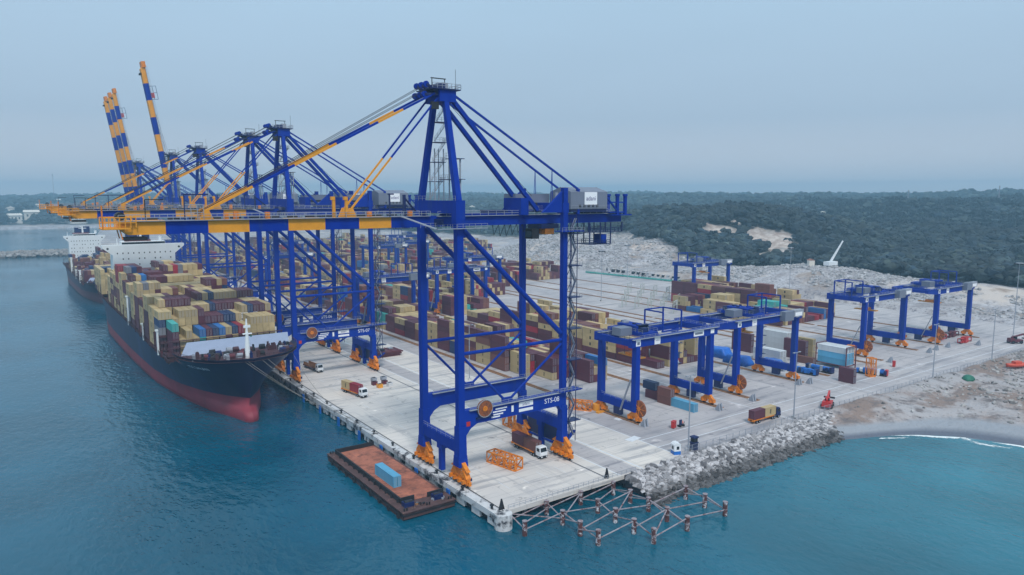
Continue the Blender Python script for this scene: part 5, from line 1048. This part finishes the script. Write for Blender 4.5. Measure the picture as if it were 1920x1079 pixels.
# white cabin, bin, cabinet, small kit at the revetment corner
p = at(1267, 851); t = thing('guard_cabin', 'small white cabin with blue base at the pavement edge by the revetment', 'cabin', p, R(-20)); m = MB(); m.b2(-1, 1, -1, 1, 1.0, 2.9, M['white']); m.prism([(-1.1, 2.9), (1.1, 2.9), (.5, 3.4), (-.5, 3.4)], 'y', -1.1, 1.1, M['white']); m.build('body', t); m = MB(); m.b2(-1.02, 1.02, -1.02, 1.02, 0, .98, M['fblue']); m.build('base', t)
m = MB(); m.b2(-.3, .5, -1.04, -1.0, 1.5, 2.4, M['glass']); m.build('window', t); m = MB(); m.b2(-1.04, -1.0, -.5, .4, 1.5, 2.4, M['glass']); m.build('window', t)
p = at(1301, 843); m = MB(); m.b2(-.8, .8, -.8, .8, 0, 1.9, M['navy']); m.b2(-.9, .9, -.9, .9, 1.9, 2.3, M['navy']); m.b2(-.7, .7, -.7, .7, 2.3, 3.5, M['dark']); m.b2(-.9, .9, -.9, .9, 3.5, 3.9, M['navy']); tag(m.build('storage_tank', loc=p), 'dark blue tank standing right of the white cabin', 'tank')
p = at(1263, 803); t = thing('fire_cabinet', 'red cabinet on the pavement in front of the nearest yard crane', 'cabinet', p, .3); m = MB(); m.b2(-.9, .9, -.5, .5, .2, 2.2, M['red']); m.b2(-1.0, 1.0, -.6, .6, 2.2, 2.3, M['red']); m.build('body', t); m = MB(); m.b2(-.03, .03, -.52, -.5, .3, 2.1, M['dark']); m.b2(.1, .16, -.56, -.5, 1, 1.4, M['grey']); m.build('door', t)
p = at(1676, 688); t = thing('fire_cabinet', 'red cabinet standing alone on the pavement before the right hand yard cranes', 'cabinet', p, .3); m = MB(); m.b2(-.9, .9, -.5, .5, .2, 2.4, M['red']); m.b2(-1.0, 1.0, -.6, .6, 2.4, 2.5, M['red']); m.build('body', t); m = MB(); m.b2(-.03, .03, -.52, -.5, .3, 2.1, M['dark']); m.build('door', t)
p = at(1277, 800); t = thing('hand_cart', 'dark wheeled cart with gas bottles beside the red cabinet', 'cart', p); m = MB(); m.b2(-1.2, 1.2, -.5, .5, .5, .6, M['dark']); m.bar((1.2, 0, .6), (1.6, 0, 1.4), .1, .1, M['dark']); m.build('body', t)
for x in (-.8, .8): m = MB(); m.tube((x, -.6, .3), (x, .6, .3), .3, M['dark'], 10); m.build('wheel', t)
for x in (-.6, 0): m = MB(); m.tube((x, 0, .6), (x, 0, 2.2), .25, M['navy'], 10); m.build('bottle', t)
# people
def person(loc, rz, label, h=1.85, vest='cloth'):
    t = bpy.data.meshes.new('person'); P = [(0, 0, .98), (0, 0, 1.2), (0, 0, 1.48), (0, 0, 1.6), (0, 0, 1.75), (-.1, 0, .95), (-.13, -.1, .5), (-.14, .0, .06), (-.14, -.16, .03), (.1, 0, .95), (.13, .12, .5), (.14, .2, .06), (.14, .04, .03), (-.22, 0, 1.46), (-.28, .02, 1.16), (-.26, -.14, .92), (.22, 0, 1.46), (.28, 0, 1.16), (.27, -.16, .94)]
    E_ = [(0, 1), (1, 2), (2, 3), (3, 4), (0, 5), (5, 6), (6, 7), (7, 8), (0, 9), (9, 10), (10, 11), (11, 12), (2, 13), (13, 14), (14, 15), (2, 16), (16, 17), (17, 18)]
    t.from_pydata([(x*h/1.85, y*h/1.85, z*h/1.85) for x, y, z in P], E_, []); o = bpy.data.objects.new('person', t); COL.objects.link(o); o.location = loc; o.rotation_euler = (0, 0, rz)
    sm = o.modifiers.new('skin', 'SKIN'); rad = [.15, .15, .17, .06, .11, .1, .075, .05, .04, .1, .075, .05, .04, .07, .05, .035, .07, .05, .035]
    for v, r_ in zip(t.skin_vertices[0].data if t.skin_vertices else [], rad): v.radius = (r_, r_)
    if not t.skin_vertices:
        lay = t.attributes
    o.modifiers.new('sub', 'SUBSURF').levels = 1; t.materials.append(M[vest]); return tag(o, label, 'person')
def person_mesh(loc, rz, label, vest='cloth'):
    t = None; m = MB(); J = M['navy']; V = M[vest]
    m.loft([[(r*math.cos(a)*1.25, r*math.sin(a)*.8, z) for a in np.linspace(0, 2*PI, 11)[:-1]] for z, r in ((.86, .15), (1.0, .17), (1.2, .15), (1.4, .19), (1.5, .14), (1.56, .06), (1.62, .06))], V)
    m.loft([[(r*math.cos(a), r*math.sin(a)-.01, z) for a in np.linspace(0, 2*PI, 11)[:-1]] for z, r in ((1.58, .05), (1.63, .085), (1.7, .1), (1.76, .095), (1.82, .04))], M['skin'])
    for s in (-1, 1):
        m.tube((s*.1, 0, .92), (s*.12, -.05*s, .5), .1, J, 8, .07); m.tube((s*.12, -.05*s, .5), (s*.13, .08*s, .08), .07, J, 8, .05); m.b2(s*.13-.05, s*.13+.05, .08*s-.18, .08*s+.08, 0, .09, M['dark'])
        m.tube((s*.2, 0, 1.45), (s*.27, .03, 1.16), .06, V, 8, .045); m.tube((s*.27, .03, 1.16), (s*.26, -.12, .92), .045, V, 8, .035); m.tube((s*.26, -.12, .92), (s*.26, -.15, .84), .04, M['skin'], 6, .02)
    m.tube((0, 0, 1.74), (0, 0, 1.86), .12, M['yel'], 10, .06); o = m.build('person', loc=loc); o.rotation_euler = (0, 0, rz); return tag(o, label, 'person')
person_mesh(at(1280, 799), .4, 'person in orange vest and yellow helmet beside the dark cart')
person_mesh(at(1643, 700), 1.4, 'person in dark clothes standing on the pavement right of the stacked goods', 'navy')
# red reach truck near the shore road
def loader(loc, rz, label, mt='red'):
    t = thing('reach_stacker', label, 'machine', loc, rz); m = MB(); m.b2(-1.5, 1.5, -3, 3.2, .8, 2.0, M[mt]); m.b2(-1.4, 1.4, 1.2, 3.2, 2, 2.6, M[mt]); m.build('body', t)
    m = MB(); m.b2(-.7, .7, -.4, 1.1, 2, 3.5, M['glass']); m.b2(-.75, .75, -.5, 1.2, 3.5, 3.65, M[mt]); m.build('cab', t)
    m = MB(); m.bar((0, 2.2, 3.0), (0, -4.4, 4.6), .6, .7, M[mt]); m.bar((0, -4.4, 4.6), (0, -5.2, 2.6), .5, .5, M['dark']); m.b2(-1.8, 1.8, -5.5, -4.9, 2.0, 2.5, M['dark']); m.build('boom', t)
    for y in (-2, 2.2):
        for s in (-1, 1): m = MB(); m.tube((s*1.2, y, .8), (s*1.9, y, .8), .8, M['dark'], 14); m.build('wheel', t)
loader(at(1551, 764), R(115), 'red reach stacker with raised boom on the road by the boulders')
loader(at(1903, 644), R(60), 'dark machine parked at the far right beside the tall lamp', 'maroon')
# covered cargo and other goods right of the second yard block
def tarped(px, py, L_, W_, H_, label, rz=0):
    p = at(px, py); n = 26; v = []; r = np.random.RandomState(int(px)); rings = []
    for i in range(n+1):
        y = -L_/2+L_*i/n; e = min(1, .35+2.2*min(i, n-i)/n*2); ring = []
        for q in range(13): a = PI*q/12; x = math.copysign(abs(math.cos(a))**.45, math.cos(a))*W_/2*(.94+.12*r.rand()); z = H_*(math.sin(a)**.4)*e*(.8+.25*vnoise(np.array(y/3.+px), np.array(q/3.)))+.05; ring.append((x, y, z if q not in (0, 12) else .05))
        rings.append(ring)
    o = MB().loft(rings, M['tarp']).build('tarpaulin_covered_cargo', loc=p, smooth=True); o.rotation_euler = (0, 0, rz); tag(o, label, 'covered cargo', 'bright blue tarpaulin covered cargo')
for i in range(4): container('beige', (262+2.4*(i % 2), 238-11.6*(i//2), .17), ['beige container carrying the leftmost blue tarpaulin', 'beige container right of the one under the leftmost blue tarpaulin', 'beige container near the middle blue tarpaulin, left one', 'beige container near the middle blue tarpaulin, right one'][i])
p0 = at(1303, 655); tarped(1297, 657, 15, 6, 5.2, 'leftmost bright blue tarpaulin bundle behind the nearest yard crane'); tarped(1345, 668, 13, 6, 5, 'second blue tarpaulin bundle between the two near yard cranes'); tarped(1384, 682, 12, 6, 4.2, 'third blue tarpaulin bundle left of the second yard crane leg'); tarped(1447, 686, 10, 5, 3.4, 'small blue tarpaulin bundle inside the second yard crane portal')
wht = [(298, 206, 0, 2), (301, 196, 0, 1)]
k = 0
for px, py, n, col in ((1453, 653, 3, 'white'), (1439, 678, 2, 'white')):
    p = at(px, py)
    for i in range(n):
        container(col, (p.x, p.y, .1+i*2.7), '%s white box up the %s white stack behind the second yard crane' % (ORD[i], ['taller', 'lower'][k]), L=13.6, logo=False); container(col, (p.x+2.3, p.y, .1+i*2.7), '%s white box up, rear row of the %s white stack' % (ORD[i], ['taller', 'lower'][k]), L=13.6, logo=False)
    k += 1
for i, (px, py, col, n) in enumerate(((1505, 680, 'brown', 1), (1491, 672, 'maroon', 3), (1505, 668, 'beige', 3), (1588, 717, 'maroon', 2), (1392, 658, 'maroon', 3), (1225, 747, 'maroon', 1), (1248, 757, 'brown', 2))):
    p = at(px, py)
    for j in range(n): container(col, (p.x, p.y, .03+j*CH), '%s container at %s level, %s' % (col, ORD[j], ['beside the blue stack at right', 'behind the right leg of the second yard crane', 'behind the blue stack at right', 'front pair right of the blue stack', 'row behind the second yard crane left leg', 'inside the nearest yard crane portal', 'pair left of the light blue ground container'][i]), L=(6.0 if i in (3, 6, 5) else CL))
container('navy', (at(1220, 744).x, at(1220, 744).y, .03+CH), 'navy half length container on the maroon box in the nearest yard crane portal', L=6.0)
p = at(1560, 688)
for j, (c, n_) in enumerate((('light blue', 'lower'), ('light blue', 'middle'), ('white', 'top'))):
    for q in range(3): container(c, (p.x+q*2.3, p.y, 1.6+j*2.5), '%s %s box, %s from left, raised stack right of second yard crane' % (n_, c, ORD[q]), L=12.4, logo=False, H=2.45)
m = MB()
for y in (-6.8, 6.8):
    for x in (-1.4, 6.0): m.bar((x, y, 0), (x, y, 9.4), .35, .35, M['maroon'])
    for z in (1.4, 9.4): m.bar((-1.4, y, z), (6, y, z), .3, .3, M['maroon'])
for x in (-1.4, 6): m.bar((x, -6.8, 1.4), (x, 6.8, 1.4), .3, .3, M['maroon'])
tag(m.build('storage_rack', loc=(p.x, p.y, 0)), 'maroon steel rack holding the light blue and white boxes', 'rack')
for i, (px, py, rz) in enumerate(((1535, 696, 0), (1633, 702, .3), (1505, 700, .1))):
    p = at(px, py); t = thing('equipment_skid', ['blue machinery skid left of the maroon pair at right', 'blue machinery skid with red end right of the blue stack', 'blue and grey machinery skid beside the second yard crane wheel'][i], 'machinery', p, rz); m = MB(); m.b2(-1.4, 1.4, -6, 6, 0, .5, M['dark'])
    for k in range(9): y = -5.4+k*1.3; m.box((rng.rand()-.5, y, 1.2+.4*rng.rand()), (1.6+rng.rand(), 1.0, 1.2+1.2*rng.rand()), [M['fblue'], M['navy'], M['navy'], M['white'], M['grey']][rng.randint(5)], rng.rand()*.3)
    m.tube((0, -5.5, 1.6), (0, 3, 1.6), .9, M['fblue'], 14); m.build('body', t); m = MB(); m.b2(-1.2, 1.2, -6.2, -5.2, .3, 2.6, M['red'] if i == 1 else M['navy']); m.build('end_frame', t)
for i, (px, py) in enumerate(((1593, 680), (1632, 706))):
    p = at(px, py); frame_cage((p.x, p.y, 0), .2+i, ['orange access stand left of the third yard crane reel', 'orange access stand at the right end of the goods stack'][i], 1.2, 1.4, 7.5, 2, M['orange'], 'access_stand', 'stand', .22)
# turning blocks at runway ends
k = 0
for px, py in ((1205, 800), (1342+3, 770), (1408, 752), (1495, 722), (1667, 680), (1753, 657), (1775, 652), (1832, 648), (1515, 720), (1740, 662)):
    p = at(px, py); m = MB(); m.prism([(-1.2, 0), (1.2, 0), (-.6, 2.6)], 'x', -.3, .3, M['grey']); m.prism([(-1.2, 0), (1.2, 0), (-.6, 2.6)], 'x', 1.0, 1.5, M['grey']); m.b2(-.4, 1.6, .7, 1.3, 0, .6, M['concwhite']); tag(m.build('end_buffer', loc=p), '%s grey end stop from left along the front of the yard' % ORD[k], 'end stop', 'buffer stops at the runway ends'); k += 1

# ------------------------------------------------------------------ lamps, fence, shore objects, far things
def lamp(loc, h, label, r=.22, top=0):
    t = thing('street_lamp', label, 'lamp', loc, 0, 'lamp posts of the yard'); m = MB(); m.tube((0, 0, 0), (0, 0, h), r, M['grey'], 8, r*.6); m.b2(-.5, .5, -.5, .5, 0, .8, M['concwhite']); m.build('pole', t)
    m = MB()
    if top: m.tube((0, 0, h-.3), (0, 0, h), 1.8, M['grey'], 10); [m.b2(1.9*math.cos(a)-.4, 1.9*math.cos(a)+.4, 1.9*math.sin(a)-.4, 1.9*math.sin(a)+.4, h-.9, h-.3, M['dark']) for a in np.linspace(0, 2*PI, 7)[:-1]]
    else: m.bar((-1.4, 0, h), (1.4, 0, h), .14, .14, M['grey']); m.b2(-1.9, -1.1, -.25, .25, h-.1, h+.15, M['grey']); m.b2(1.1, 1.9, -.25, .25, h-.1, h+.15, M['grey'])
    m.build('lamp_head', t)
for x, y, h, top, lb in ((154.8, 132.4, 22, 0, 'slim grey lamp post beside the white cabin'), (206.2, 133, 22, 0, 'slim grey lamp post right of the dark cab truck'), (296.8, 131.5, 22, 0, 'grey lamp post on the shore road before the rightmost yard cranes'), (353, 132.5, 23, 0, 'grey lamp post farther along the shore road'), (424.8, 150.5, 38, 1, 'tall lamp mast at the far right edge'), (334, 366.7, 35, 1, 'tall lamp mast on the open pavement right of the nearest quay crane'), (146, 236, 22, 0, 'pale lamp post seen between the legs of the nearest quay crane'), (452, 300, 36, 1, 'tall lamp mast in front of the bare hill patches'), (440, 450, 30, 1, 'distant lamp mast by the grey spoil heap')): lamp((x, y, 0), h, lb, top=top)
m = MB(); y = 131.2
for i in range(96): x = 152+i*3; m.b2(x-.05, x+.05, y-.05, y+.05, 0, 2.2, M['grey'])
for z in (.1, 1.1, 2.15): m.b2(152, 437, y-.025, y+.025, z-.03, z+.03, M['grey'])
for i in range(700): x = 152+i*.407; m.b2(x-.012, x+.012, y-.01, y+.01, .1, 2.1, M['grey'])
tag(m.build('fence'), 'long low grey mesh fence between the yard pavement and the shore', 'fence')
m = MB(); m.rail((91, 130.5, 0), (132, 130.5, 0), 1.0, M['grey'], 1.6, .06); tag(m.build('guard_rail'), 'thin rail along the open end of the quay deck', 'railing')
p = at(932, 948); m = MB(); m.prism([(-.8, 0), (.8, 0), (.1, 2.6), (-.1, 2.6)], 'y', -.15, .15, M['dark']); tag(m.build('rail_end_stop', loc=(89.6, 131.2, 0)), 'dark triangular rail stop at the rounded quay corner', 'end stop')
m = MB(); m.prism([(-.8, 0), (.8, 0), (.1, 2.6), (-.1, 2.6)], 'y', -.15, .15, M['dark']); tag(m.build('rail_end_stop', loc=(122.4, 131.2, 0)), 'dark triangular rail stop at the deck end beside the boulders', 'end stop')
# orange boat on the sand, green heap
def zt(x, y): return float(height(np.array([x]), np.array([y]))[0])
p = at(1908, 690); z = zt(p.x, p.y); t = thing('beached_boat', 'orange red boat pulled up on the sand at the right edge', 'boat', (p.x, p.y, z), R(70)); rings = []
for i in range(13): s = -1+2*i/12; w = 1.9*(1-abs(s)**2.6); rings.append([(w*math.cos(a), s*6.5, .2+1.5*max(0, -math.sin(a))*-1+1.9+.6*s*s) for a in np.linspace(PI, 2*PI, 9)])
MB().loft(rings, M['orred'], closed=True).build('hull', t, smooth=True); m = MB(); m.b2(-1, 1, -1, 2.4, 1.8, 3.3, M['orred']); m.build('cabin', t)
p = at(1815, 716); z = zt(p.x, p.y); rings = []
for i in range(12):
    s = -1+2*i/11; rings.append([(2.2*math.cos(a)*(1-abs(s)**3)*(.8+.3*rng.rand()), s*3.6, 1.9*math.sin(a)*(1-s*s)**.5+.05) for a in np.linspace(0, PI, 9)])
o = MB().loft(rings, M['green'], closed=True).build('covered_heap', loc=(p.x, p.y, z), smooth=True); o.rotation_euler = (0, 0, 1.9); tag(o, 'green tarpaulin covered heap on the sandy ground', 'heap')
# white crawler crane at the foot of the wooded hill
p = hit(1557, 500); t = thing('mobile_crane', 'white mobile crane with tilted boom at the foot of the wooded hill', 'crane', p, 0)
d_ = RT.copy(); m = MB(); m.b2(-6, 6, -2.5, 2.5, 1, 4, M['white']); m.b2(-6, 6, -2.6, 2.6, 0, 1, M['dark']); m.build('body', t)
m = MB(); s_ = (p-Vector((0, 0, CAM_Z))).length/F_PX; q = d_*(19*s_)+Vector((0, 0, 44*s_)); m.bar((0, 0, 4), q, 1.5, 1.5, M['white'], .8, .8); m.build('boom', t)
# houses in the wood and on the far shore, masts on the skyline
hk = 0
for px, py, w, lb in ((1530, 404, 9, 'white house among trees left of the hill crest'), (1543, 408, 7, 'small white house beside a larger one in the wood'), (1822, 481, 11, 'long low white roofed building low in the palm wood'), (1900, 394, 8, 'white house high at the right edge of the wood'), (1893, 406, 6, 'pale house just below the high right one'), (1890, 416, 6, 'lowest pale house at the right edge of the wood'), (1918, 405, 6, 'pink house at the right frame edge'), (1367, 418, 6, 'white house above the bare slope'), (1340, 465, 6, 'white house at the foot of the hill left'), (1520, 500, 6, 'white shed left of the mobile crane'),
    (885, 400, 12, 'pale house in the wood behind the nearest quay crane girder'), (905, 395, 9, 'white house right of a pale one behind the nearest crane'), (100, 402, 14, 'white house on the far left shore'), (60, 415, 16, 'pale building low on the far left shore'), (75, 398, 10, 'small pale house high on the far left shore'), (130, 418, 22, 'long pale building by the far water edge'), (145, 420, 20, 'long white building by the far water edge, right one'), (20, 405, 12, 'pale house at the left frame edge'), (200, 405, 14, 'pale house behind the striped boom tips'), (28, 420, 14, 'low pale building by the far left water'), (110, 387, 8, 'small white house near the far left skyline')):
    p = hit(px, py, 4200)
    if not p: continue
    k = (p-Vector((0, 0, CAM_Z))).length/1000; w = w*max(1, k*.9); t = thing('house', lb, 'house', (p.x, p.y, p.z+4*k), rng.rand()*1.5); m = MB(); m.b2(-w/2, w/2, -w*.35, w*.35, -4*k, w*.42, M['housewall']); 
    for i in range(3): m.b2(-w/2+w*(.15+.28*i), -w/2+w*(.27+.28*i), -w*.35-.05, -w*.35, w*.08, w*.26, M['dark'])
    m.build('wall', t); m = MB(); m.prism([(-w*.42, w*.42), (w*.42, w*.42), (0, w*.6)], 'x', -w*.55, w*.55, M['housewall'] if hk % 3 else M['roofred']); m.build('roof', t); hk += 1
for i, (px, h) in enumerate(((1131, 42), (1697, 30), (1866, 38), (1460, 20), (108, 50))):
    az = YAW+math.atan((px-CX)/F_PX); d = 1500 if px > 500 else 3000; x, y = d*math.sin(az), d*math.cos(az); z = zt(x, y); t = thing('lattice_mast', ['thin mast on the skyline right of the nearest quay crane', 'thin mast on the skyline above the wood, middle right', 'tall mast on the skyline at far right', 'short faint mast on the skyline above the bare hill', 'tall faint mast on the far left skyline'][i], 'mast', (x, y, z)); m = MB()
    hh = h*d/1500
    for a in (0, 2.1, 4.2): m.bar((1.6*math.cos(a), 1.6*math.sin(a), 0), (.4*math.cos(a), .4*math.sin(a), hh), .5, .5, M['grey'])
    for q in range(10): m.bar((1.4*(1-q/12), 0, hh*q/10), (-.7*(1-q/12), 1.2*(1-q/12), hh*(q+1)/10), .35, .35, M['grey'])
    m.build('tower', t); m = MB(); m.b2(-1.4, 1.4, -.4, .4, hh*.92, hh, M['grey']); m.build('antenna', t)
# teal banded wall, block row and stock at the back of the open pavement
m = MB(); a = at(1098, 512); b = at(1300, 533); m.bar(a+Vector((0, 0, 1.6)), b+Vector((0, 0, 1.6)), .4, 3.0, M['concwhite']); m.bar(a+Vector((-.3, -.3, 1.0)), b+Vector((-.3, -.3, 1.0)), .4, 1.2, mat('teal_band_paint', (70, 170, 160), .6)); tag(m.build('boundary_wall'), 'low white wall with teal band at the back of the open pavement', 'wall')
gx = 0
for i in range(15):
    p = at(1140+i*9.5, 512+i*1.2); m = MB(); m.b2(-1.2, 1.2, -1.2, 1.2, 0, 4.2, M['dark'] if i % 4 else M['concwhite']); m.b2(-1.5, 1.5, -1.5, 1.5, 4.2, 4.6, M['concwhite']); tag(m.build('concrete_block', loc=p), '%s dark concrete column from left in the row before the spoil heap' % ORD[i], 'column', 'row of columns before the spoil heap')
gi = 0
gs = mat('galvanised_substation_steel', (176, 182, 176), .6)
for i in range(5):
    for j in range(3):
        p = at(1170+i*24+j*5, 575-j*13+i*3); m = MB(); w = 5
        for x in (-w, w): m.bar((x, 0, 0), (x, 0, 7.5), .28, .28, gs); m.bar((x*.6, 0, 0), (x*.6, 0, 5), .25, .25, gs)
        m.bar((-w, 0, 7.5), (w, 0, 7.5), .35, .35, gs); m.bar((-w, 0, 5), (w, 0, 5), .25, .25, gs)
        for x in (-3, 0, 3): m.tube((x, 0, 5.2), (x, 0, 7.3), .22, M['concwhite'], 6)
        o = m.build('substation_frame', loc=p); o.rotation_euler = (0, 0, .5); tag(o, '%s pale steel frame from left, %s row of the switchyard' % (ORD[i], ['front', 'middle', 'rear'][j]), 'frame', 'pale steel frames of the switchyard')
